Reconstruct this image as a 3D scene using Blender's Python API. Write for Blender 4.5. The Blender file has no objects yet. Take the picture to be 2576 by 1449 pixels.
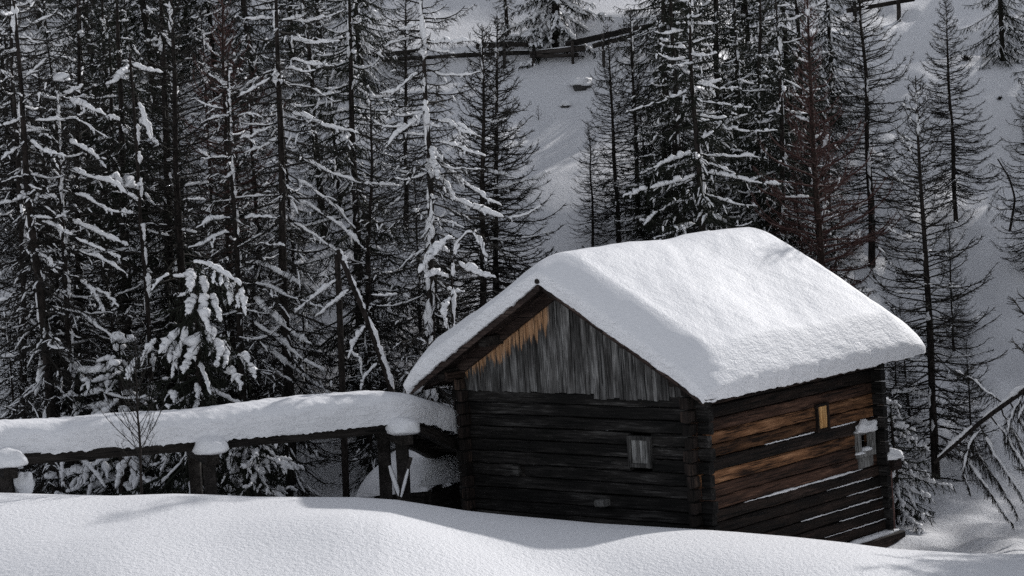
import bpy, math, random
import numpy as np
from mathutils import Matrix, Vector

S = bpy.context.scene
COL = S.collection
# ---------------------------------------------------------------- camera, light, exposure
CAMZ = 10.0
PITCH, ROLL, LENS = 0.0707, 0.0402, 85.0
SUN_AZ, SUN_EL = math.radians(36), math.radians(26.5)      # azimuth from +Y towards +X
cam = bpy.data.objects.new('camera', bpy.data.cameras.new('camera'))
COL.objects.link(cam)
cam.data.lens = LENS
cam.data.sensor_width = 36
cam.data.clip_start = 0.5
cam.data.clip_end = 800
RC = Matrix.Rotation(math.pi/2 - PITCH, 4, 'X') @ Matrix.Rotation(-ROLL, 4, 'Z')
cam.matrix_world = Matrix.Translation((0, 0, CAMZ)) @ RC
S.camera = cam

world = bpy.data.worlds.new('World')
S.world = world
world.use_nodes = True
wn = world.node_tree
bg = wn.nodes['Background']
sky = wn.nodes.new('ShaderNodeTexSky')
sky.sky_type = 'NISHITA'
sky.sun_disc = False
sky.sun_elevation = SUN_EL
sky.sun_rotation = SUN_AZ
sky.altitude = 1500
hs = wn.nodes.new('ShaderNodeHueSaturation')
hs.inputs['Saturation'].default_value = 0.26
wn.links.new(sky.outputs[0], hs.inputs['Color'])
wn.links.new(hs.outputs[0], bg.inputs['Color'])
bg.inputs['Strength'].default_value = 0.15

sl = bpy.data.lights.new('sun', 'SUN')
sl.energy = 3.3
sl.angle = math.radians(0.9)
sl.color = (1.0, 0.98, 0.96)
sun = bpy.data.objects.new('sun', sl)
COL.objects.link(sun)
sd = Vector((math.sin(SUN_AZ)*math.cos(SUN_EL), math.cos(SUN_AZ)*math.cos(SUN_EL), math.sin(SUN_EL)))
sun.rotation_euler = sd.to_track_quat('Z', 'Y').to_euler()
sun.location = (30, 40, 40)

S.view_settings.view_transform = 'Standard'
S.view_settings.look = 'None'
S.view_settings.gamma = 1.0
S.view_settings.exposure = 0.08
S.view_settings.use_curve_mapping = False
S.cycles.use_denoising = False
S.cycles.max_bounces = 6

# ---------------------------------------------------------------- helpers
FP = 2576*LENS/36.0
R3 = np.array([[RC[i][j] for j in range(3)] for i in range(3)])
def ray(px, py):
    return R3 @ np.array([(px-1288)/FP, -(py-724.5)/FP, -1.0])
def at(px, py, D):                          # the world point seen at (px,py) whose distance in Y is D
    d = ray(px, py)
    return np.array([0, 0, CAMZ]) + d*(D/d[1])
def px_of(P):
    q = R3.T @ (np.asarray(P)-np.array([0, 0, CAMZ]))
    return 1288+FP*q[0]/-q[2], 724.5-FP*q[1]/-q[2]

class Waves:
    """smooth pseudo-random field from a sum of sines"""
    def __init__(s, seed, lo, hi, n=22, dim=2):
        r = np.random.default_rng(abs(int(seed)))
        lam = np.exp(r.uniform(np.log(lo), np.log(hi), n))
        v = r.normal(size=(n, dim)); v /= np.linalg.norm(v, axis=1)[:, None]
        s.k = v*(2*np.pi/lam)[:, None]; s.p = r.uniform(0, 6.28, n); s.a = (lam/hi)**0.7
        s.a /= np.sqrt((s.a**2).sum()/2)
    def __call__(s, *c):
        o = 0
        for k, p, a in zip(s.k, s.p, s.a):
            ph = p
            for kk, cc in zip(k, c): ph = ph+kk*cc
            o = o+a*np.sin(ph)
        return o

def mesh_np(name, V, F, mat=None, smooth=True):
    """V (n,3); F list of (m,k) integer arrays"""
    me = bpy.data.meshes.new(name)
    V = np.asarray(V, dtype=np.float32)
    me.vertices.add(len(V)); me.vertices.foreach_set('co', V.ravel())
    if not isinstance(F, list): F = [F]
    F = [np.asarray(f, dtype=np.int32) for f in F if len(f)]
    idx = np.concatenate([f.ravel() for f in F])
    tot = np.concatenate([np.full(len(f), f.shape[1], dtype=np.int32) for f in F])
    st = np.concatenate([[0], np.cumsum(tot)[:-1]]).astype(np.int32)
    me.loops.add(len(idx)); me.loops.foreach_set('vertex_index', idx)
    me.polygons.add(len(tot)); me.polygons.foreach_set('loop_start', st)
    try: me.polygons.foreach_set('loop_total', tot)
    except Exception: pass
    me.polygons.foreach_set('use_smooth', np.full(len(tot), smooth))
    me.update(calc_edges=True)
    if mat: me.materials.append(mat)
    return me

def obj(name, me, parent=None, **props):
    o = bpy.data.objects.new(name, me)
    COL.objects.link(o)
    if parent is not None: o.parent = parent
    for k, v in props.items():
        if v is not None: o[k] = v
    return o
def thing(name, label, category, loc=(0, 0, 0), group=None):
    o = obj(name, None, None, label=label, category=category, group=group)
    o.location = loc
    o.empty_display_size = 0.3
    return o

def tubes(P, R, n):
    """P (N,K,3) centre lines, R (N,K) radii -> verts, quads of n-sided tubes"""
    N, K, _ = P.shape
    T = np.gradient(P, axis=1)
    T /= np.linalg.norm(T, axis=2, keepdims=True)+1e-9
    m = T.mean(axis=1)
    ref = np.where(np.abs(m[:, 2:3]) > 0.75*np.linalg.norm(m, axis=1, keepdims=True), np.array([[0.1, 1.0, 0]]), np.array([[0, 0, 1.0]]))
    B = np.cross(T, ref[:, None, :]); B /= np.linalg.norm(B, axis=2, keepdims=True)+1e-9
    Cc = np.cross(B, T)
    a = np.arange(n)*2*np.pi/n
    V = P[:, :, None, :]+R[:, :, None, None]*(np.cos(a)[None, None, :, None]*B[:, :, None, :]+np.sin(a)[None, None, :, None]*Cc[:, :, None, :])
    base = (np.arange(N)*K*n)[:, None, None]
    kk = (np.arange(K-1)*n)[None, :, None]
    j = np.arange(n)[None, None, :]; j2 = (j+1) % n
    q = np.stack([base+kk+j, base+kk+j2, base+kk+n+j2, base+kk+n+j], axis=-1).reshape(-1, 4)
    return V.reshape(-1, 3), q
def blades(P, W, r):
    """(N,2,3) short twigs or needles as single tapering leaves of width W"""
    d = P[:, 1]-P[:, 0]
    o = np.cross(d, r.normal(0, 1, d.shape)); o /= np.linalg.norm(o, axis=1, keepdims=True)+1e-9
    a = o*W[:, None]
    V = np.stack([P[:, 0]-a, P[:, 0]+a, P[:, 1]+a*.45, P[:, 1]-a*.45], 1)
    return V.reshape(-1, 3), np.arange(len(P)*4).reshape(-1, 4)
class Acc:
    def __init__(s): s.V = []; s.Q = []; s.n = 0
    def add(s, V, Q):
        if len(V) == 0: return
        s.V.append(V); s.Q.append(np.asarray(Q)+s.n); s.n += len(V)
    def tube(s, P, R, n): s.add(*tubes(np.asarray(P, float), np.asarray(R, float), n))
    def mesh(s, name, mat, smooth=True):
        if not s.V: return None
        return mesh_np(name, np.concatenate(s.V), s.Q, mat, smooth)

def box_mesh(name, x0, x1, y0, y1, z0, z1, mat, nx=1, jit=0.0, seed=0, bev=0.012, axis=0):
    """a hewn timber: long box with chamfered edges, its cross-section wandering a little along its length (axis 0 x, 1 y, 2 z)"""
    lo = [x0, y0, z0]; hi = [x1, y1, z1]
    ax = axis; b, c = [i for i in range(3) if i != ax]
    r = np.random.default_rng(abs(int(seed)))
    L = np.linspace(lo[ax], hi[ax], nx+1)
    hb = (hi[b]-lo[b])/2; hc = (hi[c]-lo[c])/2; mb = (hi[b]+lo[b])/2; mc = (hi[c]+lo[c])/2
    e = min(bev, hb*0.6, hc*0.6)
    prof = np.array([[-hb+e, -hc], [hb-e, -hc], [hb, -hc+e], [hb, hc-e], [hb-e, hc], [-hb+e, hc], [-hb, hc-e], [-hb, -hc+e]])
    V = []
    for i, l in enumerate(L):
        pr = prof+r.uniform(-jit, jit, prof.shape)
        p = np.zeros((8, 3)); p[:, ax] = l; p[:, b] = mb+pr[:, 0]; p[:, c] = mc+pr[:, 1]
        V.append(p)
    V = np.concatenate(V)
    k = np.arange(8); k2 = (k+1) % 8
    Q = np.concatenate([np.stack([i*8+k, i*8+k2, i*8+8+k2, i*8+8+k], 1) for i in range(nx)])
    caps = np.array([list(range(7, -1, -1)), [nx*8+i for i in range(8)]])
    if ax == 1: Q = Q[:, ::-1]; caps = caps[:, ::-1]
    return mesh_np(name, V, [Q, caps], mat, False)

def beam_between(name, A, B, w, h, mat, parent, seed=0, jit=0.008, nx=4):
    """square timber from A to B (world or parent space)"""
    A = Vector(A); B = Vector(B); d = B-A
    me = box_mesh(name, 0, d.length, -w/2, w/2, -h/2, h/2, mat, nx=nx, jit=jit, seed=seed)
    o = obj(name, me, parent)
    x = d.normalized(); up = Vector((0, 0, 1))
    if abs(x.z) > 0.9: up = Vector((0, -1, 0))
    y = up.cross(x).normalized(); z = x.cross(y)
    M = Matrix((x, y, z)).transposed().to_4x4(); M.translation = A
    o.matrix_local = M
    return o

# ---------------------------------------------------------------- materials
def new_mat(name):
    m = bpy.data.materials.new(name); m.use_nodes = True
    nt = m.node_tree
    return m, nt, nt.nodes['Principled BSDF']
def nd(nt, t, **kw):
    n = nt.nodes.new(t)
    for k, v in kw.items():
        if k in n.inputs: n.inputs[k].default_value = v
        else: setattr(n, k, v)
    return n
def ramp(nt, fac, stops):
    r = nt.nodes.new('ShaderNodeValToRGB')
    e = r.color_ramp.elements
    while len(e) < len(stops): e.new(0.5)
    for i, (p, c) in enumerate(stops):
        e[i].position = p
        e[i].color = (c[0], c[1], c[2], 1) if not isinstance(c, (int, float)) else (c, c, c, 1)
    nt.links.new(fac, r.inputs[0])
    return r

def snow_mat(name, grain=(9, 34), dist=(0.035, 0.008), strength=1.0, ripple=0.0, col=(0.80, 0.80, 0.825)):
    m, nt, b = new_mat(name)
    tc = nt.nodes.new('ShaderNodeTexCoord')
    L = nt.links
    b.inputs['Base Color'].default_value = (*col, 1)
    b.inputs['Roughness'].default_value = 0.6
    b.inputs['Specular IOR Level'].default_value = 0.25
    prev = None
    for sc, di in zip(grain, dist):
        n = nd(nt, 'ShaderNodeTexNoise', Scale=sc, Detail=5.0, Roughness=0.62)
        L.new(tc.outputs['Object'], n.inputs['Vector'])
        bp = nd(nt, 'ShaderNodeBump', Strength=strength, Distance=di)
        L.new(n.outputs['Fac'], bp.inputs['Height'])
        if prev: L.new(prev.outputs[0], bp.inputs['Normal'])
        prev = bp
    if ripple:
        mp = nd(nt, 'ShaderNodeMapping'); mp.inputs['Scale'].default_value = (1.0, 1.0, 2.6)
        L.new(tc.outputs['Object'], mp.inputs['Vector'])
        n = nd(nt, 'ShaderNodeTexNoise', Scale=4.2, Detail=3.0, Roughness=0.55, Distortion=1.2)
        L.new(mp.outputs[0], n.inputs['Vector'])
        bp = nd(nt, 'ShaderNodeBump', Strength=1.0, Distance=ripple*1.5)
        L.new(n.outputs['Fac'], bp.inputs['Height']); L.new(prev.outputs[0], bp.inputs['Normal']); prev = bp
        ge = nt.nodes.new('ShaderNodeNewGeometry'); sx = nt.nodes.new('ShaderNodeSeparateXYZ'); L.new(ge.outputs['Normal'], sx.inputs[0])
        mr = nd(nt, 'ShaderNodeMapRange'); mr.inputs['From Min'].default_value = 0.8; mr.inputs['From Max'].default_value = 0.35
        L.new(sx.outputs['Z'], mr.inputs['Value']); L.new(mr.outputs[0], bp.inputs['Strength'])
    L.new(prev.outputs[0], b.inputs['Normal'])
    return m
M_SNOW_G = snow_mat('snow_ground', grain=(11, 34), dist=(0.042, 0.015))
M_SNOW_R = snow_mat('snow_roof', grain=(9, 30), dist=(0.022, 0.010), ripple=0.03)
M_SNOW_B = snow_mat('snow_bough', grain=(14, 45), dist=(0.03, 0.008), col=(0.83, 0.83, 0.85))

def wood_mat(name, axis, dark, mid, light, scale=1.0, bump=0.012, orange=None, contrast=(0.36, 0.52, 0.70)):
    """weathered timber; axis = direction of the grain; tones vary from piece to piece"""
    m, nt, b = new_mat(name); L = nt.links
    tc = nt.nodes.new('ShaderNodeTexCoord')
    mp = nd(nt, 'ShaderNodeMapping')
    s = [24.0*scale]*3; s[axis] = 1.5*scale
    mp.inputs['Scale'].default_value = s
    oi = nt.nodes.new('ShaderNodeObjectInfo')
    mul = nd(nt, 'ShaderNodeVectorMath', operation='SCALE'); mul.inputs['Scale'].default_value = 30.0
    cmb = nt.nodes.new('ShaderNodeCombineXYZ')
    for i in range(3): L.new(oi.outputs['Random'], cmb.inputs[i])
    L.new(cmb.outputs[0], mul.inputs[0]); L.new(mul.outputs[0], mp.inputs['Location'])
    L.new(tc.outputs['Object'], mp.inputs['Vector'])
    n1 = nd(nt, 'ShaderNodeTexNoise', Scale=1.0, Detail=9.0, Roughness=0.72, Distortion=0.35)
    L.new(mp.outputs[0], n1.inputs['Vector'])
    mp2 = nd(nt, 'ShaderNodeMapping'); s2 = [3.2*scale]*3; s2[axis] = 0.55*scale
    mp2.inputs['Scale'].default_value = s2
    L.new(tc.outputs['Object'], mp2.inputs['Vector'])
    L.new(mul.outputs[0], mp2.inputs['Location'])
    n2 = nd(nt, 'ShaderNodeTexNoise', Scale=1.0, Detail=4.0, Roughness=0.6)
    L.new(mp2.outputs[0], n2.inputs['Vector'])
    mix = nd(nt, 'ShaderNodeMath', operation='MULTIPLY_ADD'); mix.inputs[1].default_value = 0.6
    L.new(n2.outputs['Fac'], mix.inputs[0])
    h = nd(nt, 'ShaderNodeMath', operation='MULTIPLY'); h.inputs[1].default_value = 0.48
    L.new(n1.outputs['Fac'], h.inputs[0]); L.new(h.outputs[0], mix.inputs[2])
    r = ramp(nt, mix.outputs[0], [(contrast[0], dark), (contrast[1], mid), (contrast[2], light)])
    mp3 = nd(nt, 'ShaderNodeMapping'); s3 = [34.0*scale]*3; s3[axis] = 0.9*scale; mp3.inputs['Scale'].default_value = s3
    L.new(tc.outputs['Object'], mp3.inputs['Vector']); L.new(mul.outputs[0], mp3.inputs['Location'])
    n3 = nd(nt, 'ShaderNodeTexNoise', Scale=1.0, Detail=2.0, Roughness=0.5); L.new(mp3.outputs[0], n3.inputs['Vector'])
    ck = nd(nt, 'ShaderNodeMapRange'); ck.inputs['From Min'].default_value = 0.36; ck.inputs['From Max'].default_value = 0.43; ck.inputs['To Min'].default_value = 0.12
    L.new(n3.outputs['Fac'], ck.inputs['Value'])
    # tone of the whole piece
    mr = nd(nt, 'ShaderNodeMapRange'); mr.inputs['To Min'].default_value = 0.55; mr.inputs['To Max'].default_value = 1.25
    L.new(oi.outputs['Random'], mr.inputs['Value'])
    vm = nd(nt, 'ShaderNodeVectorMath', operation='SCALE')
    L.new(r.outputs[0], vm.inputs[0]); L.new(mr.outputs[0], vm.inputs['Scale'])
    out = vm.outputs[0]
    if orange:
        out = orange(nt, tc, n1, out)
    vc = nd(nt, 'ShaderNodeVectorMath', operation='SCALE'); L.new(out, vc.inputs[0]); L.new(ck.outputs[0], vc.inputs['Scale']); out = vc.outputs[0]
    L.new(out, b.inputs['Base Color'])
    b.inputs['Roughness'].default_value = 0.85
    b.inputs['Specular IOR Level'].default_value = 0.2
    bp = nd(nt, 'ShaderNodeBump', Strength=0.9, Distance=bump)
    L.new(n1.outputs['Fac'], bp.inputs['Height']); L.new(bp.outputs[0], b.inputs['Normal'])
    return m

def gable_stain(nt, tc, n1, base):
    """unweathered orange wood left under the upper left verge: a band of fixed place with ragged streaks"""
    L = nt.links
    sp = nt.nodes.new('ShaderNodeSeparateXYZ'); L.new(tc.outputs['Object'], sp.inputs[0])
    # height below the left verge line: v = z - (T0 + slope*(x+W)); orange where v > -0.75 and x < -3
    a = nd(nt, 'ShaderNodeMath', operation='MULTIPLY_ADD'); a.inputs[1].default_value = -0.577; a.inputs[2].default_value = -(0.54+0.577*6.32)
    L.new(sp.outputs['X'], a.inputs[0])
    v = nd(nt, 'ShaderNodeMath', operation='ADD'); L.new(a.outputs[0], v.inputs[0]); L.new(sp.outputs['Z'], v.inputs[1])
    mp = nd(nt, 'ShaderNodeMapping'); mp.inputs['Scale'].default_value = (11, 11, 0.9)
    L.new(tc.outputs['Object'], mp.inputs['Vector'])
    n = nd(nt, 'ShaderNodeTexNoise', Scale=1.0, Detail=5.0, Roughness=0.7); L.new(mp.outputs[0], n.inputs['Vector'])
    w = nd(nt, 'ShaderNodeMath', operation='MULTIPLY_ADD'); w.inputs[1].default_value = 1.5; L.new(n.outputs['Fac'], w.inputs[0]); L.new(v.outputs[0], w.inputs[2])
    # w ~ v+0.75 ; orange where > 0
    mk = nd(nt, 'ShaderNodeMapRange'); mk.inputs['From Min'].default_value = 0.02; mk.inputs['From Max'].default_value = 0.14
    tp = nd(nt, 'ShaderNodeMath', operation='MULTIPLY_ADD'); tp.inputs[1].default_value = 0.13; tp.inputs[2].default_value = 0.13*3.7-0.02
    L.new(sp.outputs['X'], tp.inputs[0]); w2 = nd(nt, 'ShaderNodeMath', operation='ADD'); L.new(w.outputs[0], w2.inputs[0]); L.new(tp.outputs[0], w2.inputs[1])
    L.new(w2.outputs[0], mk.inputs['Value'])
    xl = nd(nt, 'ShaderNodeMapRange'); xl.inputs['From Min'].default_value = -3.62; xl.inputs['From Max'].default_value = -3.72
    L.new(sp.outputs['X'], xl.inputs['Value'])
    mu = nd(nt, 'ShaderNodeMath', operation='MULTIPLY'); L.new(mk.outputs[0], mu.inputs[0]); L.new(xl.outputs[0], mu.inputs[1])
    oc = ramp(nt, n1.outputs['Fac'], [(0.33, (0.07, 0.028, 0.012)), (0.47, (0.42, 0.23, 0.12)), (0.72, (0.70, 0.46, 0.29))])
    mx = nd(nt, 'ShaderNodeMix', data_type='RGBA')
    L.new(mu.outputs[0], mx.inputs['Factor']); L.new(base, mx.inputs[6]); L.new(oc.outputs[0], mx.inputs[7])
    return mx.outputs[2]

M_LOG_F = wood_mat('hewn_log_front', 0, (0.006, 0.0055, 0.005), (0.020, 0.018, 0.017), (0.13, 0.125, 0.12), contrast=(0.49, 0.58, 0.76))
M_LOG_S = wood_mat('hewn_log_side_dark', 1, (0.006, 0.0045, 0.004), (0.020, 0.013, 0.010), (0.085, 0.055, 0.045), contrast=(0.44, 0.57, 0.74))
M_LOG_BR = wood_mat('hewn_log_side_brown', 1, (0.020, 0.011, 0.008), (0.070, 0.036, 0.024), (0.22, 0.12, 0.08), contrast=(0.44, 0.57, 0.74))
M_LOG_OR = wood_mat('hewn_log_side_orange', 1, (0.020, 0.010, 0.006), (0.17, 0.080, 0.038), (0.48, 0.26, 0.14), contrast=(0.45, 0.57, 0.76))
M_LOG_END = wood_mat('log_end', 2, (0.007, 0.006, 0.005), (0.022, 0.016, 0.014), (0.09, 0.06, 0.045), contrast=(0.45, 0.57, 0.74))
M_BOARD = wood_mat('gable_board', 2, (0.018, 0.017, 0.016), (0.085, 0.082, 0.080), (0.33, 0.325, 0.32), scale=1.3, orange=gable_stain, contrast=(0.42, 0.54, 0.70))
M_SHUT_O = wood_mat('orange_shutter', 2, (0.10, 0.04, 0.012), (0.50, 0.27, 0.10), (0.8, 0.52, 0.25), scale=2)
M_SHUT_G = wood_mat('grey_shutter', 2, (0.04, 0.04, 0.038), (0.15, 0.145, 0.14), (0.42, 0.42, 0.41), scale=2)
M_FRAME_G = wood_mat('grey_frame', 2, (0.05, 0.05, 0.048), (0.16, 0.155, 0.15), (0.36, 0.36, 0.35), scale=2)
M_FRAME_D = wood_mat('dark_grey_frame', 2, (0.012, 0.011, 0.011), (0.05, 0.048, 0.046), (0.16, 0.155, 0.15), scale=2)
M_POST_R = wood_mat('red_brown_post', 2, (0.03, 0.015, 0.013), (0.10, 0.055, 0.048), (0.24, 0.16, 0.14), scale=1.5)
M_DARK = wood_mat('dark_timber', 0, (0.006, 0.005, 0.0045), (0.018, 0.015, 0.013), (0.06, 0.052, 0.048))
M_DARKZ = wood_mat('dark_timber_upright', 2, (0.008, 0.007, 0.006), (0.026, 0.022, 0.020), (0.085, 0.075, 0.07))
M_ROOFW = wood_mat('roof_wood', 0, (0.010, 0.007, 0.006), (0.030, 0.020, 0.017), (0.09, 0.065, 0.055))

def bark_mat(name, c0, c1):
    m, nt, b = new_mat(name); L = nt.links
    tc = nt.nodes.new('ShaderNodeTexCoord')
    mp = nd(nt, 'ShaderNodeMapping'); mp.inputs['Scale'].default_value = (18, 18, 5)
    L.new(tc.outputs['Object'], mp.inputs['Vector'])
    n = nd(nt, 'ShaderNodeTexNoise', Scale=1.0, Detail=6.0, Roughness=0.7); L.new(mp.outputs[0], n.inputs['Vector'])
    r = ramp(nt, n.outputs['Fac'], [(0.38, c0), (0.66, c1)])
    L.new(r.outputs[0], b.inputs['Base Color'])
    b.inputs['Roughness'].default_value = 0.9
    b.inputs['Specular IOR Level'].default_value = 0.15
    bp = nd(nt, 'ShaderNodeBump', Strength=1.0, Distance=0.03); L.new(n.outputs['Fac'], bp.inputs['Height']); L.new(bp.outputs[0], b.inputs['Normal'])
    return m
M_BARK = bark_mat('bark', (0.008, 0.007, 0.006), (0.040, 0.032, 0.029))
M_BARK_R = bark_mat('bark_reddish', (0.012, 0.008, 0.007), (0.060, 0.040, 0.034))
def twig_mat(name, c):
    m, nt, b = new_mat(name)
    b.inputs['Base Color'].default_value = (*c, 1); b.inputs['Roughness'].default_value = 0.85
    b.inputs['Specular IOR Level'].default_value = 0.15
    return m
M_TWIG = twig_mat('twigs', (0.020, 0.018, 0.016))
M_TWIG_R = twig_mat('twigs_reddish', (0.075, 0.040, 0.036))
M_NEEDLE = twig_mat('needles', (0.016, 0.018, 0.013))
M_ROCK = bark_mat('rock', (0.03, 0.03, 0.03), (0.12, 0.115, 0.11))

# ---------------------------------------------------------------- terrain
CREST_D = 46.2
_cp = [(-400, 1232), (0, 1240), (120, 1243), (300, 1247), (450, 1242), (520, 1244), (640, 1250), (900, 1251), (1000, 1257), (1080, 1270), (1170, 1284), (1300, 1298), (1500, 1316),
       (1740, 1331), (1850, 1338), (2000, 1352), (2110, 1364), (2230, 1380), (2400, 1392), (2576, 1396), (3000, 1400)]
_cw = np.array([at(a, b, CREST_D) for a, b in _cp])
FLOOR = at(2300, 1362, 53)[2]
W1 = Waves(3, 3.0, 9.0); W2 = Waves(5, 1.2, 3.5); W3 = Waves(8, 4.0, 14.0); W4 = Waves(11, 0.8, 2.2); W5 = Waves(17, 6.0, 16.0)
def sstep(t):
    t = np.clip(t, 0, 1); return t*t*(3-2*t)
def softp(v, k): return k*np.logaddexp(0, v/k)
def ground(x, y):
    x = np.asarray(x, float); y = np.asarray(y, float)
    zc = np.interp(x, _cw[:, 0], _cw[:, 2])
    near = np.clip(CREST_D-y, 0, None)
    far = np.clip(y-(CREST_D-0.4), 0, None)
    nn = np.minimum(near, 4.8); n2 = np.clip(near-4.8, 0, 6)
    bank = zc+0.158*nn-0.0345*nn**2-0.173*n2+0.0144*n2**2+0.01 - (0.135*far+0.5*np.where(far < 3, far**3/27*1.5, far-1.5))
    w = sstep((CREST_D-0.5-y)/4)
    bank = bank+w*((0.06+0.10*sstep((43.5-y)/3))*W3(x*0.8, y*0.8)+0.022*W1(x*.8, y))+0.002*W2(x, y)
    t = y-57.5+0.06*x-2.6*sstep((x-6.5)/2.5)
    hill = FLOOR+0.47*softp(t, 1.6)*(1+0*x)+0.03*W1(x*.7, y)*sstep(t/6)+0.14*W5(x+7, y)*sstep(t/8)+0.010*W2(x, y)*sstep(t/6)
    # the shoulder of a nearer snow slope on the right, with a dip behind it
    rr = sstep((x-11.5)/3.0)
    hill = hill+rr*(0.55*np.exp(-((y-68.5)/3.4)**2)-0.45*np.exp(-((y-73.5)/3.0)**2))
    # trodden line under the upper fence
    hill = hill+0.18*np.exp(-((y-83.2-0.12*x)/0.7)**2)-0.22*np.exp(-((y-82.0-0.12*x)/0.8)**2)
    hill = hill+0.04*W4(x, y)*sstep((y-46)/6)*sstep((x-6.5)/2)
    k = 0.35
    return hill+softp(bank-hill, k)
def hit(px, py, lo=47.0, hi=140.0):          # where the sight line meets the terrain behind the bank
    D = np.arange(lo, hi, 0.1)
    d = ray(px, py); d = d/d[1]
    g = ground(d[0]*D, D); z = CAMZ+d[2]*D
    i = np.argmax(z < g)
    return D[i] if (z < g).any() else hi

xs = np.concatenate([np.arange(-150, -40, 6), np.arange(-40, -15, 0.8), np.arange(-15, -11, 0.25), np.arange(-11, 13, 0.125), np.arange(13, 26, 0.25), np.arange(26, 50, 1.0), np.arange(50, 151, 6)])
ys = np.concatenate([np.arange(-40, 24, 2.0), np.arange(24, 34, .5), np.arange(34, 58, 0.12), np.arange(58, 92, 0.26), np.arange(92, 130, 1.0), np.arange(130, 300, 8.0)])
GX, GY = np.meshgrid(xs, ys)
GZ = ground(GX, GY)
nx_, ny_ = len(xs), len(ys)
I = (np.arange(ny_-1)[:, None]*nx_+np.arange(nx_-1)[None, :]).ravel()
obj('snow_ground', mesh_np('snow_ground', np.stack([GX, GY, GZ], -1).reshape(-1, 3), np.stack([I, I+1, I+nx_+1, I+nx_], 1), M_SNOW_G), kind='structure')

# ---------------------------------------------------------------- the cabin
YAW, LEAN = 0.7247, 0.030
W, L, SLOPE, OF, OS, OB, T0 = 6.32, 6.53, 0.577, 0.78, 0.85, 0.58, 0.54
Lm = Matrix(((math.cos(LEAN), 0, -math.sin(LEAN)), (0, 1, 0), (math.sin(LEAN), 0, math.cos(LEAN))))
ca, sa = math.cos(YAW), math.sin(YAW)
e1 = Lm @ Vector((ca, -sa, 0)); e2 = Lm @ Vector((sa, ca, 0)); e3 = Lm @ Vector((0, 0, 1))
CM = Matrix((e1, e2, e3)).transposed().to_4x4(); CM.translation = Vector((3.5695, 48.0, CAMZ-5.7074))
cabin = thing('log_cabin', 'old dark log cabin with grey boarded gable under a thick snow-covered roof', 'cabin')
cabin.matrix_world = CM

HC = 0.265; TH = 0.17
rng = random.Random(4)
def courses():
    z = [HC]      # one course above the reference line too
    while z[-1] > -2.3: z.append(z[-1]-HC)
    while z[-1] > -4.1: z.append(z[-1]-0.24)
    return z
CZ = courses()
def timber(name, x0, x1, y0, y1, z0, z1, mat, axis, seed, jit=0.009, nx=10):
    return obj(name, box_mesh(name, x0, x1, y0, y1, z0, z1, mat, nx=nx, jit=jit, seed=seed, axis=axis, bev=0.022), cabin)
holesF = [(-1.78, -1.20, -1.50, -0.86), (-4.88, -4.68, -1.88, -1.69)]
holesS = [(4.14, 4.56, -1.32, -0.77), (5.66, 6.16, -2.0, -1.62)]
front_wall = back_wall = None
for c in range(len(CZ)-1):
    zt, zb = CZ[c]-0.010, CZ[c+1]+0.010
    # gable-side (front) logs, split round openings
    segs = [(-W-0.27-rng.uniform(0, .05), 0.20+rng.uniform(0, .09))]
    for h in holesF:
        if zb < h[3]-0.05 and zt > h[2]+0.05:
            segs = [q for s in segs for q in ([(s[0], h[0]), (h[1], s[1])] if s[0] < h[0] and s[1] > h[1] else [s])]
    off = rng.uniform(-0.022, 0.022)
    for s in segs:
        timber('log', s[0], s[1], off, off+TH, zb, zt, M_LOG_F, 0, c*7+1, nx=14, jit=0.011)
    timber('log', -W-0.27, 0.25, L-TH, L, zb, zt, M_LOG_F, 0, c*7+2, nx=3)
    # eave-side logs: half a course lower
    zt2, zb2 = zt-HC*0.0, zb
    k = c
    ztop = CZ[c]
    mat = M_LOG_S
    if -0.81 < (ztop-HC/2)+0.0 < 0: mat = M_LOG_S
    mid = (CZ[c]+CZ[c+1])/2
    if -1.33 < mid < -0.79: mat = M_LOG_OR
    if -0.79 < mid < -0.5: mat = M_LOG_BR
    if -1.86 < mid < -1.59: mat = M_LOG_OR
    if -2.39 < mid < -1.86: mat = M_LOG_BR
    out = 0.0
    if -1.59 < mid < -1.33: out = 0.05
    if -1.33 < mid < -0.5: out = -0.01
    if mid < -2.38: out = 0.045+0.022*((-2.38-mid)//0.24)
    segs = [(-0.22-rng.uniform(0, .06), L+0.20+rng.uniform(0, .06))]
    for h in holesS:
        if zb < h[3]-0.05 and zt > h[2]+0.05:
            segs = [q for s in segs for q in ([(s[0], h[0]), (h[1], s[1])] if s[0] < h[0] and s[1] > h[1] else [s])]
    jo = rng.uniform(-0.012, 0.012)
    for s in segs:
        s0 = s[0]
        # the front log end is its own darker face: keep the long timber behind the corner
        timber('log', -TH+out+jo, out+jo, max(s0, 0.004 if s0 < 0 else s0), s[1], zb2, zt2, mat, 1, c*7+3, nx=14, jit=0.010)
        if s0 < 0:
            timber('log_end', -TH-0.02+jo*2, 0.0+jo, s0, -0.035, zb2+0.01, zt2-0.01, M_LOG_END, 1, c*7+5, nx=1, jit=0.012)
    timber('log', -W, -W+TH, 0.004, L+0.2, zb2, zt2, M_LOG_S, 1, c*7+4, nx=3)
    timber('log_end', -W+0.003, -W+TH, -0.22-rng.uniform(0, .05), -0.035, zb2+0.01, zt2-0.01, M_LOG_END, 1, c*7+6, nx=1, jit=0.012)
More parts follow.
